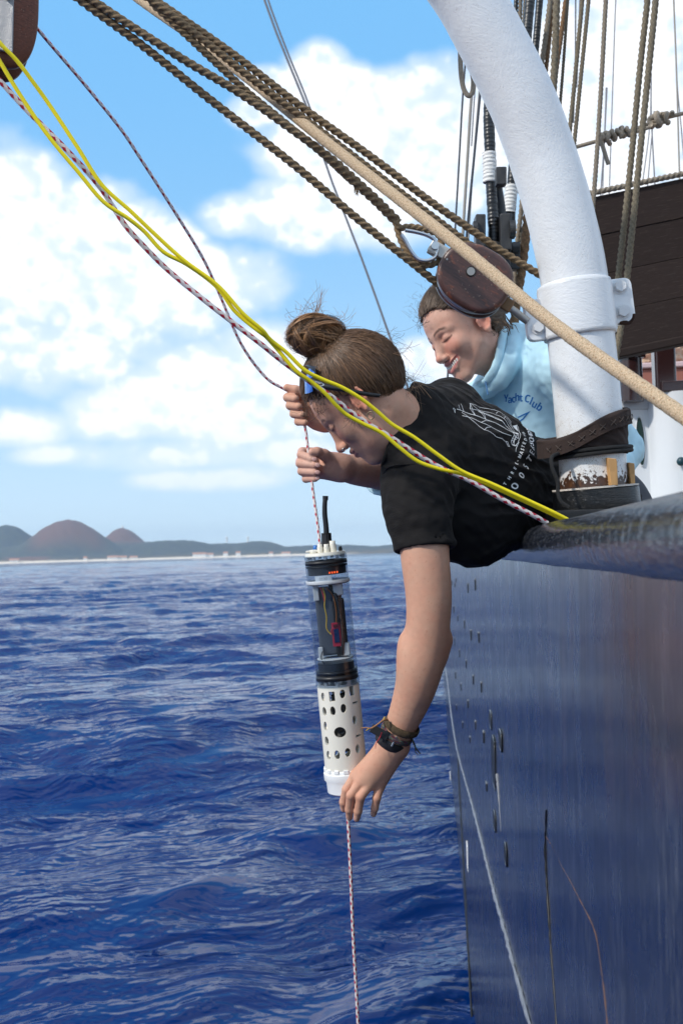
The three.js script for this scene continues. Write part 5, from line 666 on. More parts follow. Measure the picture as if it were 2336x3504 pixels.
// fingers: [[px, py, depth, radius] ...] for each
const fingers = (lists, k = 0.0045) => lists.flatMap((l) => { const j = l.map(([x, y, d, r]) => [P(x, y, d), r]); return j.slice(1).map((b, i) => cap(j[i][0], b[0], j[i][1], b[1], k)); });
const nailMat = phys(0.62, 0.36, 0.31, 0.25, { clearcoat: 0.4 });
function nails(parent, list) { for (const [x, y, d, ang, w, h] of list) { const g = new THREE.SphereGeometry(1, 14, 10).scale(w, h, 0.0016); const m = part('nail', g, nailMat, parent); const r = ang * Math.PI / 180; m.applyMatrix4(M4(P(x, y, d), camDir(Math.cos(r), Math.sin(r), 0), camDir(-Math.sin(r), Math.cos(r), 0), CB)); } }

// hair as many thin ribbons: paths = [[points], width, colour]
function ribbons(paths, facing) {
  const pos = [], col = [], nor = [], idx = [];
  for (const [p, w, c] of paths) { const b = pos.length / 3, n = p.length; for (let i = 0; i < n; i++) { const t = p[Math.min(n - 1, i + 1)].clone().sub(p[Math.max(0, i - 1)]).normalize(), o = facing(p[i]), s = t.clone().cross(o).normalize().multiplyScalar(w * (i === n - 1 ? 0.25 : 1) * 0.5), nn = s.clone().cross(t).normalize(); if (nn.dot(o) < 0) nn.negate(); for (const q of [-1, 0, 1]) { const up = q === 0 ? w * 0.28 : 0; pos.push(p[i].x + s.x * q + nn.x * up, p[i].y + s.y * q + nn.y * up, p[i].z + s.z * q + nn.z * up); const m = nn.clone().addScaledVector(s.clone().normalize(), q * 0.75).normalize(); nor.push(m.x, m.y, m.z); col.push(...c); } if (i) { const a = b + (i - 1) * 3; idx.push(a, a + 1, a + 3, a + 1, a + 4, a + 3, a + 1, a + 2, a + 4, a + 2, a + 5, a + 4); } } }
  const g = new THREE.BufferGeometry(); g.setAttribute('position', new THREE.Float32BufferAttribute(pos, 3)); g.setAttribute('normal', new THREE.Float32BufferAttribute(nor, 3)); g.setAttribute('color', new THREE.Float32BufferAttribute(col, 3)); g.setIndex(idx); return g;
}
const hairMat = new THREE.MeshPhysicalMaterial({ vertexColors: true, roughness: 0.42, side: THREE.DoubleSide, specularIntensity: 0.8 });
const hairline = (x, y, z) => z > -0.012 ? y - lerp(0.018, 0.092, clamp((z + 0.012) / 0.085)) : y - lerp(0.018, -0.066, clamp((-0.012 - z) / 0.070));   // above the hairline where positive
function hairCap(h, lift, col) {
  const { H, L, U, F, s } = h; const pr = [ell(H(0, 0.042, -0.016), L, U, F, (0.0705 + lift) * s, (0.086 + lift) * s, (0.095 + lift) * s, 0.02), { op: 2, k: 0.006, d: (x, y, z) => { const q = h.loc(V(x, y, z)); return -hairline(...q) * 0.75 * s + 0.003 * n3(x * 90, y * 90, z * 90); } }, { op: 3, k: 0, d: (x, y, z) => 0.0025 * n3(x * 45, y * 45, z * 45) }];
  const [lo, hi] = bounds([H(0, 0.04, -0.016)], 0.125 * s); return meshField(pr, lo, hi, 0.0036, () => col);
}
// strands combed over the scalp from the hairline to one gathering point
function combed(h, end, n, lift, seed, colour, w = 0.0022) {
  const r = rng(seed), { H, s } = h, c0 = V(0, 0.042, -0.016), R = V(0.0705 + lift, 0.086 + lift, 0.095 + lift), out = [], e = V(...h.loc(end)), dirE = e.clone().sub(c0).divide(R).normalize();
  let guard = 0; while (out.length < n && guard++ < n * 30) {
    const d = V(r() * 2 - 1, r() * 2 - 1, r() * 2 - 1); if (d.lengthSq() > 1 || d.lengthSq() < 0.01) continue; d.normalize(); const p0 = d.clone().multiply(R).add(c0), hl = hairline(p0.x, p0.y, p0.z); if (hl < -0.004 || (hl > 0.03 && r() < 0.6)) continue;
    const ang = d.angleTo(dirE), N = 8, path = [], ax = d.clone().cross(dirE).normalize(), off = (r() - 0.5) * 0.0035 + 0.0025, bow = (r() - 0.5) * 0.16, wob = r() * 9, stop = 0.72 + 0.28 * r();
    for (let i = 0; i <= N; i++) { const t = i / N * stop, q = d.clone().applyAxisAngle(ax, ang * t); const side = ax.clone().multiplyScalar(bow * Math.sin(t * Math.PI) + 0.02 * Math.sin(wob + t * 7)); q.add(side).normalize(); const lf = 1 + (off + 0.004 * Math.sin(t * 3.1) + 0.0012 * Math.sin(wob * 3 + t * 12)) / 0.085 * (i === 0 ? 0.2 : 1); const v = q.multiply(R).multiplyScalar(lf).add(c0); path.push(H(v.x, v.y, v.z)); }
    out.push([path, w * (0.5 + r()) * s, colour(r, d)]);
  }
  return out;
}
function flyaways(n, seed, start, dir, len, curl, colour, w = 0.0007) { const r = rng(seed), out = []; for (let i = 0; i < n; i++) { let p = start(r), d = dir(r), k = V(r() - 0.5, r() - 0.5, r() - 0.5).multiplyScalar(curl); const L = len * (0.4 + r()), path = [p.clone()]; for (let j = 0; j < 9; j++) { p = p.clone().addScaledVector(d, L / 9); d = d.clone().add(k.clone().multiplyScalar(0.5 + r())).normalize(); path.push(p); } out.push([path, w * (0.7 + 0.6 * r()), colour(r)]); } return out; }
// print lying on cloth: the faces of a garment inside a flat rectangle, lifted a little
function decal(parent, geo, O, e1, e2, w, hgt, tex, name, label, mat = {}) {
  const n = e1.clone().cross(e2).normalize(), p = geo.attributes.position, q = geo.attributes.normal, ix = geo.index, pos = [], nor = [], uv = [], map = new Map(), idx = [], a = V(), b = V();
  const inside = (i) => { a.fromBufferAttribute(p, i).sub(O); const u = a.dot(e1) / w, v = a.dot(e2) / hgt; b.fromBufferAttribute(q, i); return u > 0 && u < 1 && v > 0 && v < 1 && b.dot(n) > 0.05 && Math.abs(a.dot(n)) < 0.30; };
  const get = (i) => { if (map.has(i)) return map.get(i); a.fromBufferAttribute(p, i); b.fromBufferAttribute(q, i); const d = a.clone().sub(O); pos.push(a.x + b.x * 0.0008, a.y + b.y * 0.0008, a.z + b.z * 0.0008); nor.push(b.x, b.y, b.z); uv.push(d.dot(e1) / w, d.dot(e2) / hgt); map.set(i, pos.length / 3 - 1); return pos.length / 3 - 1; };
  for (let t = 0; t < ix.count; t += 3) { const A = ix.getX(t), Bq = ix.getX(t + 1), C = ix.getX(t + 2); if (inside(A) && inside(Bq) && inside(C)) idx.push(get(A), get(Bq), get(C)); }
  const g = new THREE.BufferGeometry(); g.setAttribute('position', new THREE.Float32BufferAttribute(pos, 3)); g.setAttribute('normal', new THREE.Float32BufferAttribute(nor, 3)); g.setAttribute('uv', new THREE.Float32BufferAttribute(uv, 2)); g.setIndex(idx);
  return part(name, g, new THREE.MeshStandardMaterial({ map: tex, transparent: true, roughness: 0.75, ...mat }), parent, label);
}
// ---------------------------------------------------------------- person in the black shirt, bent over the rail
const onPlane = (px, py, c, n) => { const r = ray(px, py); return camera.position.clone().addScaledVector(r, c.clone().sub(camera.position).dot(n) / r.dot(n)); };
{
  const who = thing('person', 'person in black printed shirt bent over the rail, reaching down to the instrument', 'person');
  const h = headFrame(P(1236, 1376, 2.150), -14, 48, 1.0, -4);
  const q = (x, y, d, r) => [P(x, y, d), r];
  const S = camDir(0.86, -0.38, -0.34), B0 = camDir(0.34, 0.87, -0.36), B = B0.addScaledVector(S, -B0.dot(S)).normalize(), T = S.clone().cross(B).normalize();
  const neckLow = P(1440, 1470, 2.29), armL = [q(1428, 1650, 2.215, 0.054), q(1446, 1770, 2.19, 0.053), q(1452, 1890, 2.175, 0.0505), q(1466, 2040, 2.17, 0.0475), q(1464, 2130, 2.172, 0.0455), q(1458, 2200, 2.178, 0.0455), q(1438, 2290, 2.188, 0.0455), q(1410, 2385, 2.204, 0.0405), q(1374, 2476, 2.222, 0.0335), q(1345, 2540, 2.234, 0.0300)];
  const armR = [q(1535, 1395, 2.46, 0.045), q(1345, 1420, 2.57, 0.042), q(1180, 1430, 2.46, 0.034), q(1112, 1432, 2.425, 0.027)];
  const body = [
    ...headPrims(h, false), cap(h.H(0, -0.045, -0.030), neckLow, 0.050, 0.058, 0.03),
    cap(h.H(0.02, -0.07, 0.02), P(1400, 1520, 2.26), 0.036, 0.05, 0.03),
    ell(P(1600, 1630, 2.41), S, B, T, 0.18, 0.135, 0.09, 0.03), cap(P(1432, 1645, 2.24), P(1535, 1395, 2.45), 0.05, 0.042, 0.03), ell(P(1830, 1712, 2.54), S, B, T, 0.20, 0.105, 0.085, 0.03),
    ...chain(armL, 0.02), ...chain(armR, 0.02),
    cap(P(1516, 2190, 2.196), P(1500, 2235, 2.196), 0.016, 0.014, 0.03), ell(P(1408, 2280, 2.180), camDir(0.25, -1, 0), camDir(1, 0.25, 0), CB, 0.065, 0.022, 0.026, 0.03),
    // left hand, back of the hand towards the viewer
    ...fingers([[[1343, 2545, 2.236, 0.0225], [1216, 2652, 2.262, 0.0125]], [[1338, 2550, 2.236, 0.0225], [1234, 2672, 2.246, 0.0130]], [[1345, 2556, 2.236, 0.0225], [1263, 2684, 2.243, 0.0125]], [[1362, 2556, 2.238, 0.0205], [1299, 2690, 2.250, 0.0115]], [[1325, 2570, 2.250, 0.020], [1280, 2640, 2.262, 0.016]]], 0.018),
    ...fingers([
      [[1216, 2652, 2.262, 0.0112], [1185, 2702, 2.260, 0.0096], [1174, 2745, 2.268, 0.0086], [1176, 2768, 2.278, 0.0074]],
      [[1234, 2672, 2.246, 0.0115], [1200, 2722, 2.238, 0.0098], [1194, 2770, 2.252, 0.0088], [1195, 2797, 2.264, 0.0075]],
      [[1263, 2684, 2.243, 0.0112], [1233, 2727, 2.233, 0.0096], [1225, 2775, 2.243, 0.0086], [1220, 2801, 2.253, 0.0074]],
      [[1299, 2692, 2.250, 0.0105], [1288, 2731, 2.243, 0.0090], [1282, 2765, 2.250, 0.0080], [1277, 2785, 2.257, 0.0070]]], 0.0035),
    ...fingers([[[1322, 2585, 2.262, 0.015], [1266, 2650, 2.288, 0.0125], [1224, 2715, 2.303, 0.0098], [1203, 2768, 2.302, 0.0080]]], 0.006),
    // right fist round the line
    ...fingers([[[1112, 1432, 2.425, 0.024], [1068, 1392, 2.425, 0.020]], [[1110, 1438, 2.425, 0.024], [1070, 1428, 2.420, 0.019]], [[1066, 1380, 2.428, 0.015], [1078, 1442, 2.422, 0.015]]], 0.016),
    ...fingers([
      [[1068, 1366, 2.432, 0.0115], [1000, 1357, 2.425, 0.0102], [983, 1360, 2.405, 0.0098], [1012, 1364, 2.380, 0.0086]],
      [[1070, 1392, 2.432, 0.0115], [1008, 1384, 2.424, 0.0102], [992, 1388, 2.403, 0.0098], [1022, 1391, 2.378, 0.0086]],
      [[1074, 1418, 2.430, 0.0112], [1020, 1413, 2.422, 0.0100], [1005, 1416, 2.402, 0.0096], [1034, 1419, 2.378, 0.0084]],
      [[1080, 1442, 2.426, 0.0105], [1032, 1440, 2.418, 0.0094], [1020, 1443, 2.400, 0.0090], [1044, 1446, 2.380, 0.0080]]], 0.003),
    ...fingers([[[1092, 1408, 2.405, 0.016], [1052, 1352, 2.400, 0.0120], [1012, 1334, 2.395, 0.0098], [982, 1326, 2.398, 0.0085]]], 0.006),
  ];
  const [lo, hi] = bounds([P(960, 1250, 2.45), P(1174, 2810, 2.1), P(1990, 1700, 2.75), P(1500, 1250, 2.5), P(1250, 1200, 2.05)], 0.06);
  const base = [0.63, 0.335, 0.225], red = (p, c, mix) => { for (const [x, y, d, r] of [[1500, 2200, 2.18, 0.05], [1200, 2722, 2.23, 0.014], [1233, 2727, 2.228, 0.014], [1185, 2702, 2.25, 0.014], [1288, 2731, 2.238, 0.013]]) { const k = P(x, y, d).distanceTo(p) / r; if (k < 1) mix([0.62, 0.27, 0.175], 0.55 * (1 - k)); } };
  const bm = part('body', grainUV(meshField(body, lo, hi, 0.0029, skin(h, base, false, red))), skinMat, who);
  nails(who, [[1173, 2764, 2.2705, -8, 0.0050, 0.0062], [1192, 2792, 2.2570, -6, 0.0056, 0.0070], [1218, 2797, 2.2465, -10, 0.0056, 0.0070], [1275, 2782, 2.2510, -14, 0.0048, 0.0060]]);
  // shirt
  const hemN = P(1452, 1883, 2.175).sub(P(1440, 1770, 2.19)).normalize(), hemP = P(1447, 1882, 2.18), neckN = camDir(-0.94, 0.32, -0.1), neckP = P(1356, 1455, 2.25);
  const fold = (x, y, z) => { const p = V(x, y, z).sub(P(1600, 1600, 2.4)), s = p.dot(S), b = p.dot(B), w = p.dot(T), n = n3(s * 3 + b * 5, (b - s * 0.55) * 16, w * 6), m = n3(s * 6 + 9, (b + s * 0.2) * 30, w * 10); return -0.0095 * Math.pow(1 - Math.abs(n), 1.5) * sstep(-0.16, 0.10, s - b * 0.3) - 0.0030 * (1 - Math.abs(m)) + 0.0016 * n3(x * 30, y * 30, z * 30); };
  const shirt = [
    ell(P(1600, 1622, 2.40), S, B, T, 0.20, 0.172, 0.116, 0.03), cap(P(1440, 1650, 2.235), P(1535, 1396, 2.44), 0.071, 0.060, 0.035), ell(P(1830, 1705, 2.53), S, B, T, 0.23, 0.138, 0.105, 0.05), ell(P(1990, 1735, 2.60), S, B, T, 0.16, 0.138, 0.11, 0.05),
    cap(P(1415, 1400, 2.275), P(1520, 1420, 2.37), 0.056, 0.062, 0.03), cap(P(1360, 1530, 2.225), P(1430, 1570, 2.26), 0.050, 0.075, 0.03),
    cap(P(1420, 1480, 2.275), P(1540, 1560, 2.34), 0.074, 0.10, 0.03), ell(P(1585, 1800, 2.36), S, B, T, 0.11, 0.075, 0.075, 0.05), 
    ...chain([q(1424, 1648, 2.225, 0.0715), q(1425, 1740, 2.20, 0.069), q(1446, 1840, 2.185, 0.0605), q(1452, 1930, 2.175, 0.0590)], 0.03), cap(P(1535, 1392, 2.46), P(1410, 1410, 2.54), 0.060, 0.056, 0.03),
    { op: 3, k: 0, d: fold },
    { ...plane(neckP, neckN, 0.004), d: (x, y, z) => { const p = V(x, y, z), a = p.clone().sub(neckP).dot(neckN), far = p.distanceTo(neckP); return far > 0.17 ? -0.05 : a; } },
    { op: 2, k: 0.003, d: (x, y, z) => { const p = V(x, y, z); return p.distanceTo(hemP) > 0.13 ? -0.05 : p.sub(hemP).dot(hemN); } },
    cap(P(1449, 1855, 2.18), P(1453, 1940, 2.175), 0.0515, 0.0525, 0.002, 1)];
  const [l2, h2] = bounds([P(1270, 1300, 2.1), P(1900, 1950, 2.3), P(1560, 1250, 2.6), P(2080, 1800, 2.85)], 0.05);
  const sg = meshField(shirt, l2, h2, 0.0047), weave = texture(256, 256, (u, v) => 0.5 + 0.5 * tile(u, v, 90, 2));
  { const p = sg.attributes.position, uv = new Float32Array(p.count * 2), v = V(); for (let i = 0; i < p.count; i++) { v.fromBufferAttribute(p, i); uv[2 * i] = v.dot(S) * 6; uv[2 * i + 1] = v.dot(B) * 6; } sg.setAttribute('uv', new THREE.BufferAttribute(uv, 2)); }
  const cloth = new THREE.MeshPhysicalMaterial({ color: lin(0.0125, 0.0112, 0.0112), roughness: 0.85, bumpMap: weave, bumpScale: 0.0012, sheen: 0.55, sheenColor: lin(0.16, 0.15, 0.15), sheenRoughness: 0.6, specularIntensity: 0.4 });
  const sh = part('t_shirt', sg, cloth, who, 'black cotton t-shirt with white ship print on the back');
  part('shirt_collar', sweep([[1398, 1338, 2.30], [1390, 1352, 2.255], [1378, 1390, 2.222], [1362, 1432, 2.203], [1346, 1480, 2.192], [1330, 1528, 2.186], [1317, 1568, 2.188], [1310, 1592, 2.205]].map((a) => P(...a)), 120, 10, (t, a) => 0.0075 * (1 - 0.4 * Math.abs(Math.sin(a)))), cloth, sh);
  { // shoulder seam and hem stitching
    part('sleeve_seam', sweep([[1312, 1620, 2.20], [1330, 1598, 2.175], [1380, 1590, 2.160], [1430, 1588, 2.158], [1480, 1585, 2.17]].map((a) => P(...a)), 60, 6, () => 0.0022), cloth, sh);
    // print
    const c = document.createElement('canvas'), K = 2048; c.width = c.height = K; const x = c.getContext('2d'), n = T.clone().dot(CB) > 0 ? T.clone() : T.clone().negate(), pc = onPlane(1740, 1520, P(1690, 1500, 2.31), n), e1 = CR.clone().addScaledVector(n, -CR.dot(n)).normalize(), e2 = n.clone().cross(e1), W = 0.30, O = pc.clone().addScaledVector(e1, -W / 2).addScaledVector(e2, -W / 2);
    const m = (px, py) => { const d = onPlane(px, py, pc, n).sub(O); return [d.dot(e1) / W * K, (1 - d.dot(e2) / W) * K]; }, z = (a, b) => m(a / 2.412 + 1300, b / 2.412 + 900);
    x.clearRect(0, 0, K, K); x.strokeStyle = '#f2f2f2'; x.fillStyle = '#f2f2f2'; x.lineJoin = x.lineCap = 'round';
    const ln = (w, ...l) => { x.lineWidth = w * 2.6; x.beginPath(); l.forEach(([a, b], i) => { const [u, v] = z(a, b); i ? x.lineTo(u, v) : x.moveTo(u, v); }); x.stroke(); };
    ln(3.2, [590, 1205], [606, 1214], [597, 1247], [588, 1208]); ln(3.6, [625, 1210], [700, 1225], [790, 1255], [880, 1285], [960, 1312], [1040, 1352], [1110, 1392], [1145, 1398]); ln(3.2, [658, 1272], [740, 1290], [815, 1325], [905, 1356], [1000, 1402], [1095, 1418]); ln(3, [665, 1238], [740, 1318], [820, 1395], [880, 1410], [940, 1441], [1000, 1452], [1042, 1480]); ln(2.6, [820, 1395], [862, 1366], [908, 1357]); ln(2.6, [815, 1325], [866, 1302], [932, 1298]); ln(3, [660, 1165], [657, 1216], [697, 1222]); ln(3, [690, 1150], [698, 1220]); ln(3, [785, 1140], [765, 1190], [788, 1255], [783, 1140]); ln(2.4, [765, 1190], [792, 1192]);
    ln(2.6, [780, 1137], [830, 1145], [876, 1152], [960, 1168], [1022, 1174], [1062, 1196], [1102, 1242], [1132, 1292]); ln(2.6, [874, 1150], [876, 1168]); ln(2.6, [790, 1192], [870, 1200], [952, 1206], [1032, 1242], [1082, 1292], [1112, 1342], [1132, 1382]); ln(3.2, [852, 1192], [881, 1290], [886, 1226], [856, 1221], [852, 1192]); ln(2.2, [790, 1140], [850, 1196], [892, 1216]); ln(3.4, [880, 1222], [962, 1247], [1042, 1292], [1092, 1342], [1122, 1392]); ln(2.6, [840, 1212], [930, 1228], [1010, 1262], [1064, 1310]); ln(2, [1012, 1215], [1042, 1195]); ln(2, [1060, 1265], [1084, 1240]); ln(1.6, [1060, 1230], [1100, 1290], [1128, 1340]); ln(1.6, [1082, 1240], [1118, 1300], [1135, 1352]); ln(1.6, [1100, 1252], [1130, 1310], [1142, 1380]);
    ln(3.4, [1040, 1470], [1050, 1512], [1066, 1516], [1058, 1474], [1040, 1470]); ln(2.6, [1046, 1494], [1060, 1496]); ln(3.4, [1092, 1480], [1100, 1498], [1122, 1506], [1150, 1480], [1172, 1432], [1190, 1372], [1196, 1330], [1186, 1308]); x.lineWidth = 4; x.beginPath(); [[1186, 1310], [1182, 1372], [1150, 1340], [1140, 1322]].forEach(([a, b], i) => { const k = z(a, b); i ? x.lineTo(...k) : x.moveTo(...k); }); x.fill(); ln(3.6, [1110, 1392], [1136, 1430], [1156, 1440], [1162, 1398], [1125, 1386]); for (const t of [0, 1, 2, 3]) { ln(3.4, [1108 + t * 12, 1476 - t * 22], [1120 + t * 12, 1462 - t * 22]); ln(2.4, [1092 + t * 14, 1462 - t * 20], [1140 + t * 6, 1448 - t * 16]); } ln(3, [1090, 1476], [1124, 1404]); ln(3, [1112, 1560], [1136, 1510], [1162, 1470]); ln(2.4, [1104, 1490], [1140, 1508]); ln(2.4, [1128, 1440], [1110, 1500]);
    const letter = (ch, px, py, dx, dy, hpx, ws = 1) => { const [u, v] = m(px, py), [u2, v2] = m(px + dx, py + dy), ax = [(u2 - u), (v2 - v)], l = Math.hypot(...ax), up = m(px + dy, py - dx), up2 = [up[0] - u, up[1] - v], lu = Math.hypot(...up2), L0 = Math.hypot(dx, dy), sx = l / L0, sy = lu / L0; x.save(); x.transform(ax[0] / l * sx, ax[1] / l * sx, -up2[0] / lu * sy, -up2[1] / lu * sy, u, v); x.font = 'bold 100px sans-serif'; x.textAlign = 'center'; x.textBaseline = 'middle'; x.scale(hpx / 72 * ws, hpx / 72); x.fillText(ch, 0, 0); x.restore(); };
    const row = (str, list, hh, ws) => [...str].forEach((ch, i) => { if (!list[i]) return; const a = list[Math.max(0, i - 1)], b = list[Math.min(list.length - 1, i + 1)]; letter(ch, list[i][0], list[i][1], b[0] - a[0], b[1] - a[1], hh, ws); });
    row('THREE-MASTED TO', [[1724, 1656], [1734, 1638], [1744, 1621], [1753, 1605], [1761, 1589], [1768, 1577], [1776, 1562], [1783, 1549], [1789, 1537], [1795, 1525], [1800, 1513], [1806, 1500], [1808, 1492], [1810, 1484], [1811, 1474]], 11.5, 0.9);
    row('OOSTERSCHELDE', [[1760, 1663], [1781, 1628], [1799, 1596], [1815, 1567], [1828, 1545], [1838, 1524], [1845, 1506], [1849, 1492], [1850, 1479], [1849, 1467], [1846, 1456], [1842, 1446], [1838, 1437]], 24, 0.85);
    const tx = new THREE.CanvasTexture(c); tx.colorSpace = THREE.SRGBColorSpace; decal(sh, sg, O, e1, e2, W, W, tx, 'back_print', 'white line drawing of a sailing ship above white lettering');
  }
  // trousers, bent at the hip behind the rail
  const hip = P(2060, 1765, 2.68), kn = [0, 1].map((i) => V(0.70 + 0.05 * i, EYE - 0.40, -2.45 - 0.34 * i)), ft = [0, 1].map((i) => V(0.74 + 0.03 * i, EYE - 0.80, -2.42 - 0.38 * i)); const tr = [ell(hip, S, B, T, 0.14, 0.135, 0.115, 0.05), ...[0, 1].flatMap((i) => chain([[hip.clone().add(V(0.06, -0.08, 0.09 - 0.2 * i)), 0.095], [kn[i], 0.07], [ft[i], 0.055]], 0.04)), { op: 3, k: 0, d: (x, y, z) => -0.003 * (1 - Math.abs(n3(x * 9, y * 22, z * 9))) }]; const [l3, h3] = bounds([hip, ...ft], 0.26); part('trousers', meshField(tr, l3, h3, 0.013), std(0.045, 0.05, 0.062, 0.85), who); for (const i of [0, 1]) part('shoe', new THREE.SphereGeometry(1, 24, 16).scale(0.13, 0.045, 0.05).translate(ft[i].x - 0.04, EYE - 0.808, ft[i].z), std(0.02, 0.02, 0.02, 0.6), who);
  // hair
  const r0 = rng(31), brown = (r) => { const k = 0.65 + 0.7 * r(), g = r() < 0.22 ? 1.7 : 1; return [0.105 * k * g, 0.055 * k * g, 0.028 * k * g]; }, gold = (r) => { const k = 0.6 + 0.8 * r(); return [0.30 * k, 0.150 * k, 0.064 * k]; };
  const knot = P(1146, 1232, 2.20), bun = P(1082, 1152, 2.20), hair = part('hair', hairCap(h, 0.0125, [0.075, 0.043, 0.025]), hairMat, who, 'brown hair combed up into a loose golden brown bun');
  const out = (p) => p.clone().sub(h.H(0, 0.04, -0.015)).normalize();
  part('combed_strands', ribbons(combed(h, knot, 4600, 0.0145, 4, brown, 0.0013), out), hairMat, hair);
  const bn = [], swirl = camDir(0.25, -0.35, 0.9); for (let i = 0; i < 3600; i++) { const lock = Math.floor(i / 30), rl = rng(900 + lock), ax = swirl.clone().add(V(rl() - 0.5, rl() - 0.5, rl() - 0.5).multiplyScalar(1.7)).normalize(), la = rl() * 6.283, lr = 0.020 + 0.034 * Math.sqrt(rl()), ls = 1.3 + 1.9 * rl(), lo = (rl() - 0.5) * 0.034, gl = rl() < 0.72, R = lr + 0.010 * (r0() - 0.5), a0 = la + (r0() - 0.5) * 0.8, span = ls * (0.8 + 0.4 * r0()), u = ax.clone().cross(V(0.3, 1, 0.2)).normalize(), v = ax.clone().cross(u), path = [], wob = rl() * 6, hh = lo + 0.010 * (r0() - 0.5); for (let j = 0; j <= 9; j++) { const a = a0 + span * j / 9, k = R * (1 + 0.12 * Math.sin(wob + a * 1.7)) * (1 + (r0() < 0.012 ? 0.12 : 0)); const d = u.clone().multiplyScalar(Math.cos(a) * k).addScaledVector(v, Math.sin(a) * k).addScaledVector(ax, hh * Math.sqrt(Math.max(0, 1 - (k / 0.062) ** 2)) * 2); path.push(bun.clone().addScaledVector(CR, d.dot(CR) * 1.08).addScaledVector(CU, d.dot(CU) * 0.80).addScaledVector(CB, d.dot(CB) * 0.9)); } bn.push([path, 0.0010 * (0.5 + r0()), gl ? gold(r0) : brown(r0)]); }
  for (let i = 0; i < 260; i++) { const a = knot.clone().add(V(r0() - 0.5, r0() - 0.5, r0() - 0.5).multiplyScalar(0.05)), b = bun.clone().add(V(r0() - 0.5, r0() - 0.5, r0() - 0.5).multiplyScalar(0.07)); bn.push([[a, a.clone().lerp(b, 0.5).add(V(r0() - 0.5, r0() - 0.5, r0() - 0.5).multiplyScalar(0.02)), b], 0.0022, gold(r0)]); }
  part('bun', ribbons(bn, (p) => p.clone().sub(bun).normalize()), hairMat, hair); const core = new THREE.IcosahedronGeometry(0.034, 4); part('bun_core', tint(core.scale(1.15, 0.85, 1).translate(bun.x, bun.y, bun.z), () => [0.20, 0.105, 0.05]), hairMat, hair);
  const rs = (c, s) => (r) => c.clone().add(V(r() - 0.5, r() - 0.5, r() - 0.5).multiplyScalar(s));
  part('loose_strands', ribbons([
    ...flyaways(46, 51, rs(P(1065, 1105, 2.2), 0.06), (r) => camDir(r() - 0.45, 0.9, r() - 0.5), 0.05, 0.8, gold, 0.0005), ...flyaways(14, 52, rs(P(1080, 1080, 2.2), 0.012), (r) => camDir(0.25 + 0.2 * r(), 1, 0), 0.055, 0.12, gold, 0.0006), ...flyaways(60, 53, rs(bun, 0.11), (r) => camDir(r() - 0.5, r() - 0.4, r() - 0.3), 0.035, 1.3, gold, 0.0005), ...flyaways(30, 59, rs(P(1150, 1110, 2.2), 0.03), (r) => camDir(0.6, 0.8 * r() - 0.1, r() - 0.5), 0.04, 0.8, gold, 0.0005),
    ...flyaways(75, 54, rs(P(1378, 1300, 2.20), 0.05), (r) => camDir(0.8, -0.1 - 0.9 * r(), r() - 0.3), 0.065, 2.2, (r) => [0.17, 0.11, 0.065], 0.00045), ...flyaways(60, 55, rs(P(1300, 1180, 2.2), 0.07), (r) => camDir(0.9, 0.3 * r() - 0.2, r() - 0.5), 0.05, 0.6, brown, 0.0005), ...flyaways(50, 56, rs(P(1075, 1370, 2.16), 0.045), (r) => camDir(-0.3 + 0.5 * r(), -0.9, 0.2), 0.035, 0.6, brown), ...flyaways(26, 57, rs(P(1210, 1400, 2.14), 0.03), (r) => camDir(-0.3, -0.9, 0.2), 0.03, 0.5, brown)], () => CB), hairMat, hair).userData.kind = 'stuff';
  // mirrored sunglasses pushed up on the hair
  const gl = new THREE.Group(); gl.name = 'sunglasses'; gl.userData.label = 'blue mirrored wraparound sunglasses with black arms'; who.add(gl);
  { const C0 = h.H(0, 0.045, -0.01), G = P(1040, 1296, 2.21).sub(C0); G.addScaledVector(h.L, -G.dot(h.L)); const Rg = G.length() * 1.0; G.normalize(); const Hh = h.L.clone().cross(G).normalize(); if (Hh.dot(CU) < 0) Hh.negate();
    const band = (y0, y1, f0, f1, lift, n = 30) => { const pos = [], idx = []; for (let i = 0; i <= n; i++) for (const k of [0, 0.5, 1]) { const f = lerp(f0, f1, i / n), cut = 1 - 0.35 * Math.pow(Math.abs(f) / 1.25, 4), yy = lerp(y0, y1, k) * (k > 0.6 ? cut : 1), p = C0.clone().addScaledVector(h.L, Math.sin(f) * 0.090).addScaledVector(G, Math.cos(f) * (Rg + lift) * 0.5 + (Rg + lift) * 0.5).addScaledVector(Hh, yy).addScaledVector(G, -0.006 * Math.pow(2 * k - 1, 2)); pos.push(p.x, p.y, p.z); } for (let i = 0; i < n; i++) for (let k = 0; k < 2; k++) { const a = i * 3 + k; idx.push(a, a + 3, a + 1, a + 3, a + 4, a + 1); } const g = new THREE.BufferGeometry(); g.setAttribute('position', new THREE.Float32BufferAttribute(pos, 3)); g.setIndex(idx); g.computeVertexNormals(); return g; };
    const lensM = phys(0.02, 0.16, 0.62, 0.06, { metalness: 0.75, side: THREE.DoubleSide, clearcoat: 1, clearcoatRoughness: 0.03 });
    part('mirror_lens', band(0.026, -0.030, -1.25, 1.25, 0.004), lensM, gl); part('brow_bar', band(0.031, 0.026, -1.35, 1.35, 0.005), std(0.02, 0.025, 0.04, 0.35, { side: THREE.DoubleSide }), gl);
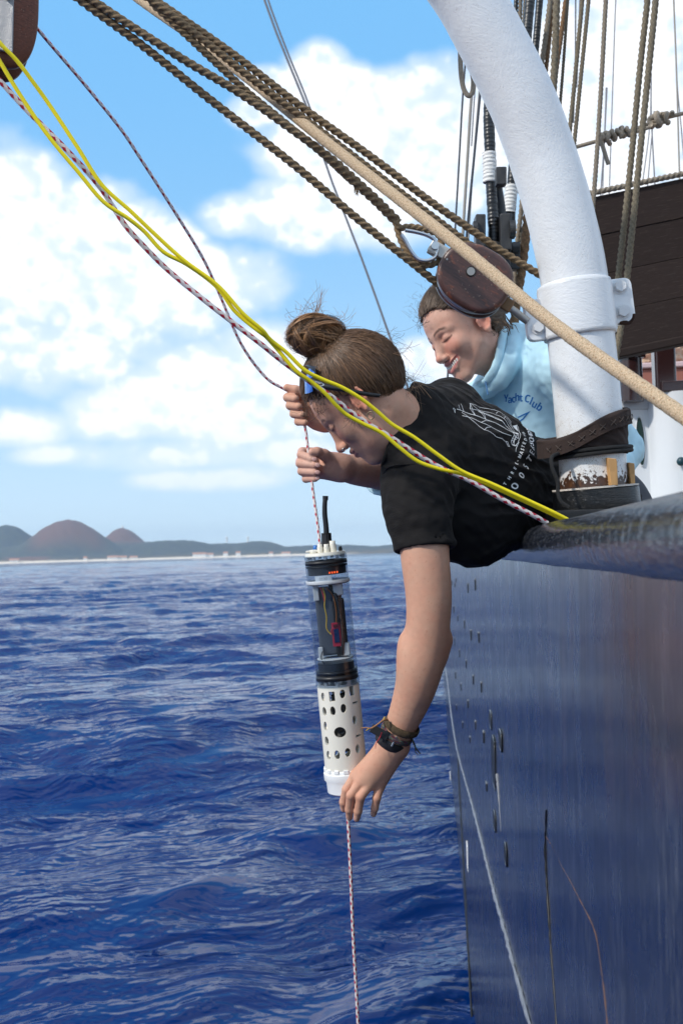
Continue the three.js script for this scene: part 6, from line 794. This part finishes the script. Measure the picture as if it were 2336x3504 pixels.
    part('temple_arm', sweep([[1064, 1304, 2.135], [1084, 1312, 2.122], [1110, 1322, 2.112], [1150, 1330, 2.108], [1200, 1338, 2.112], [1250, 1348, 2.122], [1298, 1354, 2.135]].map((a) => P(...a)), 60, 10, (t, a) => lerp(0.0085, 0.0045, sstep(0, 0.5, t)) * (1 - 0.35 * Math.abs(Math.sin(a)))), phys(0.014, 0.014, 0.016, 0.4), gl); part('temple_badge', new THREE.TorusGeometry(1, 0.22, 8, 24).scale(0.009, 0.0035, 0.003).applyMatrix4(M4(P(1092, 1314, 2.108), camDir(1, -0.25, 0), camDir(0.25, 1, 0), CB)), steel, gl); }
  part('hoop_earring', new THREE.TorusGeometry(0.0078, 0.0011, 8, 28).applyMatrix4(M4(P(1268, 1422, 2.128), camDir(0.9, 0, 0.4), CU, camDir(-0.4, 0, 0.9))), phys(0.25, 0.2, 0.13, 0.35, { metalness: 0.9 }), who); part('nose_ring', new THREE.TorusGeometry(0.0035, 0.0006, 6, 18).applyMatrix4(M4(h.H(0.0185, -0.038, 0.096), camDir(1, 0, 0), CU, CB)), steel, who);
  // wrist: watch strap and bracelets
  const ax = P(1337, 2553, 2.236).sub(P(1384, 2462, 2.218)).normalize();
  const ringAt = (cx, cy, d, rx, w, th, mat, name, label, tilt = 0, bumps = 0) => { const a2 = ax.clone(), u = CB.clone().addScaledVector(a2, -CB.dot(a2)).normalize(), v = a2.clone().cross(u), c = P(cx, cy, d), prof = [], pos = [], idx = [], uv = []; const N = 72; for (let i = 0; i <= N; i++) { const f = i / N * 6.2832; for (let k = 0; k <= 6; k++) { const t = k / 6, e = Math.sin(t * Math.PI), rr = rx + th * Math.pow(e, 0.35) + bumps * n2(i * 1.3, k * 1.7), p = c.clone().addScaledVector(u, Math.cos(f) * rr).addScaledVector(v, Math.sin(f) * rr).addScaledVector(a2, (t - 0.5) * w + tilt * Math.sin(f)); pos.push(p.x, p.y, p.z); uv.push(i / N, t); } } for (let i = 0; i < N; i++) for (let k = 0; k < 6; k++) { const a = i * 7 + k, b = a + 7; idx.push(a, a + 1, b, a + 1, b + 1, b); } const g = new THREE.BufferGeometry(); g.setAttribute('position', new THREE.Float32BufferAttribute(pos, 3)); g.setAttribute('uv', new THREE.Float32BufferAttribute(uv, 2)); g.setIndex(idx); g.computeVertexNormals(); return part(name, g, mat, who, label); };
  const rubber = phys(0.014, 0.014, 0.016, 0.5), strap = ringAt(1341, 2533, 2.234, 0.0338, 0.021, 0.0026, rubber, 'watch_strap', 'black rubber watch strap with its tail sticking out');
  part('strap_tail', new RoundedBoxGeometry(0.040, 0.018, 0.0028, 3, 0.0013).applyMatrix4(M4(P(1298, 2506, 2.197), camDir(0.87, -0.46, 0.1), camDir(0.46, 0.87, 0), CB)), rubber, strap); part('buckle', new RoundedBoxGeometry(0.004, 0.024, 0.003, 2, 0.001).applyMatrix4(M4(P(1348, 2537, 2.196), camDir(0.87, -0.46, 0), camDir(0.46, 0.87, 0), CB)), steel, strap); part('keeper_loop', new RoundedBoxGeometry(0.010, 0.025, 0.0035, 2, 0.001).applyMatrix4(M4(P(1320, 2522, 2.197), camDir(0.87, -0.46, 0), camDir(0.46, 0.87, 0), CB)), rubber, strap);
  const weaveT = (cols, f) => texture(256, 32, (u, v, x, y) => { const k = cols[Math.abs(Math.floor(u * f + 2.5 * Math.sin(v * 9))) % cols.length], n = 0.75 + 0.5 * Math.abs(n2(x * 0.5, y * 0.6)); return k.map((c) => Math.pow(c * n, 1 / 2.2)); }, true);
  ringAt(1374, 2484, 2.222, 0.0352, 0.017, 0.0032, std(1, 1, 1, 0.9, { map: weaveT([[0.16, 0.105, 0.05], [0.11, 0.07, 0.035]], 70), bumpMap: fuzzTex, bumpScale: 0.002 }), 'woven_bracelet', 'brown woven cord bracelet', 0.002, 0.0012); ringAt(1356, 2509, 2.227, 0.0342, 0.013, 0.0024, std(1, 1, 1, 0.9, { map: weaveT([[0.03, 0.16, 0.18], [0.30, 0.22, 0.10], [0.10, 0.04, 0.16], [0.28, 0.05, 0.07], [0.10, 0.08, 0.05]], 46), bumpMap: fuzzTex, bumpScale: 0.002 }), 'thread_bracelet', 'many coloured thread bracelet', -0.003, 0.0012);
  const tail = (l, r, c, n) => part(n, sweep(l.map((a) => P(...a)), 40, 7, (t, a, s) => r * (1 + 0.25 * Math.sin(s * 1400)) * (1 - 0.5 * t)), std(...c, 0.9), who); tail([[1325, 2462, 2.195], [1312, 2464, 2.185], [1296, 2475, 2.18], [1280, 2486, 2.18], [1268, 2492, 2.18], [1250, 2490, 2.182], [1234, 2492, 2.184]], 0.0024, [0.33, 0.16, 0.08], 'bracelet_tail'); tail([[1262, 2492, 2.18], [1256, 2498, 2.18], [1250, 2500, 2.18]], 0.0016, [0.45, 0.30, 0.06], 'bracelet_tail'); tail([[1312, 2464, 2.185], [1316, 2452, 2.19]], 0.0026, [0.45, 0.30, 0.08], 'bracelet_tail'); tail([[1306, 2506, 2.192], [1298, 2525, 2.19], [1286, 2545, 2.19], [1284, 2562, 2.19]], 0.0012, [0.45, 0.03, 0.05], 'red_thread'); tail([[1404, 2520, 2.21], [1416, 2545, 2.215], [1422, 2560, 2.215], [1438, 2580, 2.215]], 0.0026, [0.05, 0.05, 0.045], 'bracelet_tail'); tail([[1420, 2558, 2.215], [1422, 2575, 2.215], [1432, 2584, 2.215]], 0.0014, [0.09, 0.09, 0.08], 'bracelet_tail');
}
// ---------------------------------------------------------------- smiling person in the light blue hoodie
{
  const who = thing('person', 'smiling person in light blue hooded top standing behind the one in black', 'person');
  const h = headFrame(P(1650, 1108, 2.70), 25, 30, 1.02, 0), q = (x, y, d, r) => [P(x, y, d), r];
  const UP = camDir(-0.26, 0.96, 0.0), BR = camDir(0.52, 0.10, 0.85); BR.addScaledVector(UP, -BR.dot(UP)).normalize(); const FW = BR.clone().cross(UP).normalize();
  const neckLow = P(1762, 1270, 2.86), armR = [q(1730, 1330, 2.98, 0.05), q(1470, 1520, 2.72, 0.045), q(1345, 1618, 2.56, 0.0430), q(1280, 1612, 2.495, 0.0415), q(1212, 1606, 2.445, 0.0360), q(1165, 1599, 2.410, 0.0285)];
  const body = [...headPrims(h, true), cap(h.H(0, -0.045, -0.032), neckLow, 0.050, 0.048, 0.03), cap(h.H(0.0, -0.07, 0.012), P(1728, 1268, 2.83), 0.032, 0.032, 0.03), ell(P(1860, 1420, 2.86), BR, UP, FW, 0.16, 0.22, 0.10, 0.05), ...chain(armR, 0.02),
    ...fingers([[[1162, 1596, 2.410, 0.0245], [1098, 1560, 2.405, 0.0150]], [[1162, 1600, 2.410, 0.0245], [1098, 1592, 2.412, 0.0155]], [[1162, 1606, 2.410, 0.0235], [1102, 1618, 2.408, 0.0140]], [[1140, 1582, 2.392, 0.018], [1122, 1604, 2.392, 0.018]]], 0.018),
    ...fingers([
      [[1094, 1548, 2.412, 0.0115], [1034, 1546, 2.408, 0.0105], [1030, 1556, 2.378, 0.0095], [1068, 1570, 2.353, 0.0085]],
      [[1098, 1574, 2.416, 0.0118], [1028, 1578, 2.408, 0.0106], [1026, 1586, 2.376, 0.0096], [1078, 1591, 2.350, 0.0086]],
      [[1100, 1600, 2.416, 0.0115], [1034, 1608, 2.408, 0.0103], [1032, 1613, 2.378, 0.0094], [1077, 1616, 2.353, 0.0084]],
      [[1104, 1620, 2.412, 0.0105], [1048, 1634, 2.402, 0.0094], [1046, 1639, 2.382, 0.0086], [1078, 1638, 2.361, 0.0076]]], 0.003),
    ...fingers([[[1138, 1576, 2.388, 0.0165], [1108, 1556, 2.368, 0.0125], [1084, 1546, 2.352, 0.0102], [1068, 1546, 2.348, 0.0086]]], 0.006)];
  const [lo, hi] = bounds([P(1000, 1500, 2.3), P(1420, 960, 2.6), P(2050, 1700, 3.0), P(1400, 1000, 3.05)], 0.05);
  const base = [0.66, 0.37, 0.275]; part('body', grainUV(meshField(body, lo, hi, 0.0029, skin(h, base, true))), skinMat, who);
  nails(who, [[1076, 1571, 2.3435, 10, 0.0062, 0.0052], [1087, 1591, 2.3405, 0, 0.0062, 0.0052], [1086, 1616, 2.3440, -4, 0.0062, 0.0050], [1086, 1637, 2.3530, -4, 0.0055, 0.0045]]);
  // teeth: an upper row inside the smile
  { const tm = phys(0.80, 0.76, 0.69, 0.25, { clearcoat: 0.4 }), row = new THREE.Group(); row.name = 'teeth'; who.add(row); for (let i = -5; i <= 5; i++) { const x = i * 0.0056, z = 0.0868 - 13 * x * x, g = new RoundedBoxGeometry(0.0055 * (Math.abs(i) > 2 ? 0.9 : 1), 0.0105, 0.005, 3, 0.0018); g.applyMatrix4(M4(h.H(x, -0.0568 + 5.5 * x * x, z), h.L, h.U, h.F)); part('tooth', g, tm, row); } }
  // hooded top
  const fold = (x, y, z) => { const p = V(x, y, z).sub(P(1860, 1420, 2.86)), u = p.dot(UP), b = p.dot(BR), f = p.dot(FW); return -0.006 * (1 - Math.abs(n3(b * 14 + u * 3, u * 4, f * 8))) * sstep(0.25, -0.1, u) - 0.003 * (1 - Math.abs(n3(b * 7 + 4, u * 6 - b * 5, f * 6))) + 0.0015 * n3(x * 30, y * 30, z * 30); };
  const cuffN = P(1290, 1612, 2.50).sub(P(1370, 1614, 2.57)).normalize(), cuffP = P(1302, 1612, 2.512);
  const top = [ell(P(1860, 1420, 2.86), BR, UP, FW, 0.178, 0.25, 0.125, 0.05), cap(P(1745, 1290, 2.98), P(1925, 1262, 2.70), 0.062, 0.064, 0.05), ell(P(1960, 1680, 2.92), BR, UP, FW, 0.185, 0.26, 0.14, 0.06), cap(neckLow, P(1850, 1330, 2.85), 0.075, 0.11, 0.05),
    ...chain([q(1930, 1268, 2.69, 0.065), q(2010, 1390, 2.70, 0.060), q(2122, 1535, 2.76, 0.050)], 0.03), ...chain([q(2122, 1535, 2.76, 0.050), q(2085, 1625, 2.66, 0.043)], 0.02),
    ...chain([q(1735, 1310, 3.0, 0.062), q(1475, 1515, 2.74, 0.056), q(1345, 1616, 2.56, 0.052), q(1270, 1612, 2.49, 0.049)], 0.03),
    ...chain([q(1760, 1140, 2.84, 0.020), q(1752, 1168, 2.79, 0.022), q(1748, 1208, 2.762, 0.025), q(1732, 1255, 2.745, 0.027), q(1702, 1298, 2.745, 0.027), q(1668, 1326, 2.765, 0.024), q(1645, 1335, 2.80, 0.022)], 0.012), ...chain([q(1760, 1140, 2.84, 0.020), q(1780, 1165, 2.89, 0.028), q(1765, 1200, 2.95, 0.030), q(1705, 1272, 2.93, 0.026), q(1655, 1325, 2.87, 0.022)], 0.02),
    { op: 3, k: 0, d: fold },
    { op: 2, k: 0.003, d: (x, y, z) => { const p = V(x, y, z); return p.distanceTo(cuffP) > 0.1 ? -0.05 : p.sub(cuffP).dot(cuffN); } }, cap(P(1240, 1612, 2.47), P(1340, 1614, 2.55), 0.043, 0.046, 0.002, 1),
    cap(h.H(0, -0.03, -0.01), P(1672, 1205, 2.79), 0.058, 0.030, 0.006, 1)];
  const [l2, h2] = bounds([P(1250, 1500, 2.45), P(2190, 1500, 2.7), P(1800, 1080, 2.8), P(2000, 1950, 3.1), P(1700, 1200, 3.15)], 0.05), tg = meshField(top, l2, h2, 0.0056), cloth = new THREE.MeshPhysicalMaterial({ color: lin(0.49, 0.73, 0.84), roughness: 0.75, sheen: 0.3, sheenColor: lin(0.5, 0.65, 0.75), sheenRoughness: 0.6, specularIntensity: 0.4 });
  const hd = part('hooded_top', tg, cloth, who, 'light blue hooded top with blue lettering on the chest');
  { const c = document.createElement('canvas'), K = 1024; c.width = c.height = K; const x = c.getContext('2d'), n = camDir(-0.42, 0.05, 0.9), pc = onPlane(1770, 1400, P(1770, 1380, 2.70), n), e1 = CR.clone().addScaledVector(n, -CR.dot(n)).normalize(), e2 = n.clone().cross(e1), W = 0.22, O = pc.clone().addScaledVector(e1, -W / 2).addScaledVector(e2, -W / 2), m = (px, py) => { const d = onPlane(px, py, pc, n).sub(O); return [d.dot(e1) / W * K, (1 - d.dot(e2) / W) * K]; };
    x.fillStyle = x.strokeStyle = '#1f74bd'; const kx = (m(1771, 1400)[0] - m(1770, 1400)[0]); for (const [ch, px, py, deg, hh] of [['Y', 1707, 1350, 8, 27], ['a', 1723, 1356, 5, 27], ['c', 1737, 1355, 4, 27], ['h', 1752, 1350, 2, 28], ['t', 1766, 1353, 3, 27], ['C', 1789, 1356, 18, 28], ['l', 1803, 1365, 30, 28], ['u', 1815, 1376, 36, 27], ['b', 1832, 1386, 38, 28]]) { const [u, v] = m(px, py); x.save(); x.translate(u, v); x.rotate(deg * Math.PI / 180); x.font = 'bold ' + (hh * 1.25 * kx) + 'px sans-serif'; x.textAlign = 'center'; x.textBaseline = 'middle'; x.fillText(ch, 0, 0); x.restore(); }
    x.lineWidth = 4.2 * kx; x.lineJoin = 'miter'; x.beginPath(); [[1750, 1418], [1790, 1403], [1768, 1424], [1740, 1440], [1752, 1424]].forEach(([a, b], i) => { const k = m(a, b); i ? x.lineTo(...k) : x.moveTo(...k); }); x.stroke(); const tx = new THREE.CanvasTexture(c); tx.colorSpace = THREE.SRGBColorSpace; decal(hd, tg, O, e1, e2, W, W, tx, 'chest_print', 'blue lettering reading Yacht Club above a blue sail mark'); }
  part('hood_edge', sweep([[1728, 1122, 2.80], [1722, 1140, 2.765], [1716, 1172, 2.742], [1706, 1222, 2.722], [1686, 1272, 2.715], [1662, 1306, 2.725], [1640, 1320, 2.75]].map((a) => P(...a)), 90, 12, (q, a) => 1 / Math.hypot(Math.cos(a) / 0.012, Math.sin(a) / 0.0045) * (1 + 0.12 * n2(q * 9, a)), { up: camDir(0.85, -0.3, -0.3) }), cloth, hd);
  part('drawstring', sweep([[1660, 1306, 2.715], [1664, 1326, 2.705], [1668, 1350, 2.70]].map((a) => P(...a)), 16, 7, () => 0.0022), std(0.05, 0.16, 0.34, 0.7), hd);
  // trousers to the deck
  const hip = P(2035, 1850, 2.98), ft = [V(hip.x + 0.02, EYE - 0.80, hip.z + 0.12), V(hip.x + 0.06, EYE - 0.80, hip.z - 0.14)], tr = [ell(hip, BR, UP, FW, 0.17, 0.15, 0.13, 0.05), ...[0, 1].flatMap((i) => chain([[hip.clone().add(V(0, -0.05, 0.08 - 0.16 * i)), 0.095], [hip.clone().lerp(ft[i], 0.5), 0.075], [ft[i], 0.06]], 0.04))], [l3, h3] = bounds([hip, ...ft], 0.26); part('trousers', meshField(tr, l3, h3, 0.013), std(0.05, 0.055, 0.07, 0.85), who); for (const i of [0, 1]) part('shoe', new THREE.SphereGeometry(1, 24, 16).scale(0.13, 0.045, 0.05).translate(ft[i].x - 0.04, EYE - 0.808, ft[i].z), std(0.02, 0.02, 0.02, 0.6), who);
  // hair pulled back
  const r0 = rng(41), br = (r) => { const k = 0.65 + 0.7 * r(); return [0.115 * k, 0.070 * k, 0.042 * k]; }, knot = h.H(-0.01, 0.03, -0.115), hair = part('hair', hairCap(h, 0.0145, [0.08, 0.05, 0.03]), hairMat, who, 'brown hair pulled back with short frizz at the forehead'), out = (p) => p.clone().sub(h.H(0, 0.04, -0.015)).normalize();
  part('combed_strands', ribbons(combed(h, knot, 3600, 0.0160, 14, br, 0.0013), out), hairMat, hair); const bn = []; for (let i = 0; i < 420; i++) { const a = knot.clone().add(V(r0() - 0.5, r0() - 0.5, r0() - 0.5).multiplyScalar(0.05)), d = camDir(0.35 + 0.3 * (r0() - 0.5), -0.9, (r0() - 0.5) * 0.6), path = [a]; for (let j = 1; j < 8; j++) path.push(a.clone().addScaledVector(d, j * 0.016).add(V(r0() - 0.5, r0() - 0.5, r0() - 0.5).multiplyScalar(0.012))); bn.push([path, 0.002, br(r0)]); } part('tail', ribbons(bn, () => CB), hairMat, hair);
  const rs = (c, s) => (r) => c.clone().add(V(r() - 0.5, r() - 0.5, r() - 0.5).multiplyScalar(s)); part('loose_strands', ribbons([...flyaways(40, 61, rs(P(1432, 1050, 2.72), 0.05), (r) => camDir(-0.8 + 0.6 * r(), 0.7 * (r() - 0.4), r() - 0.4), 0.030, 1.8, br, 0.0004), ...flyaways(28, 62, rs(P(1480, 1010, 2.70), 0.06), (r) => camDir(-0.6, 0.7, r() - 0.4), 0.022, 1.0, br, 0.0004), ...flyaways(40, 63, rs(P(1450, 1100, 2.70), 0.03), (r) => camDir(-0.5, -0.5, 0.3), 0.02, 0.9, br, 0.0006), ...flyaways(60, 64, rs(P(1700, 1110, 2.72), 0.035), (r) => camDir(0.4, -0.8, r() - 0.4), 0.03, 0.9, br, 0.0008)], () => CB), hairMat, hair).userData.kind = 'stuff';
}
renderer.render(scene, camera);
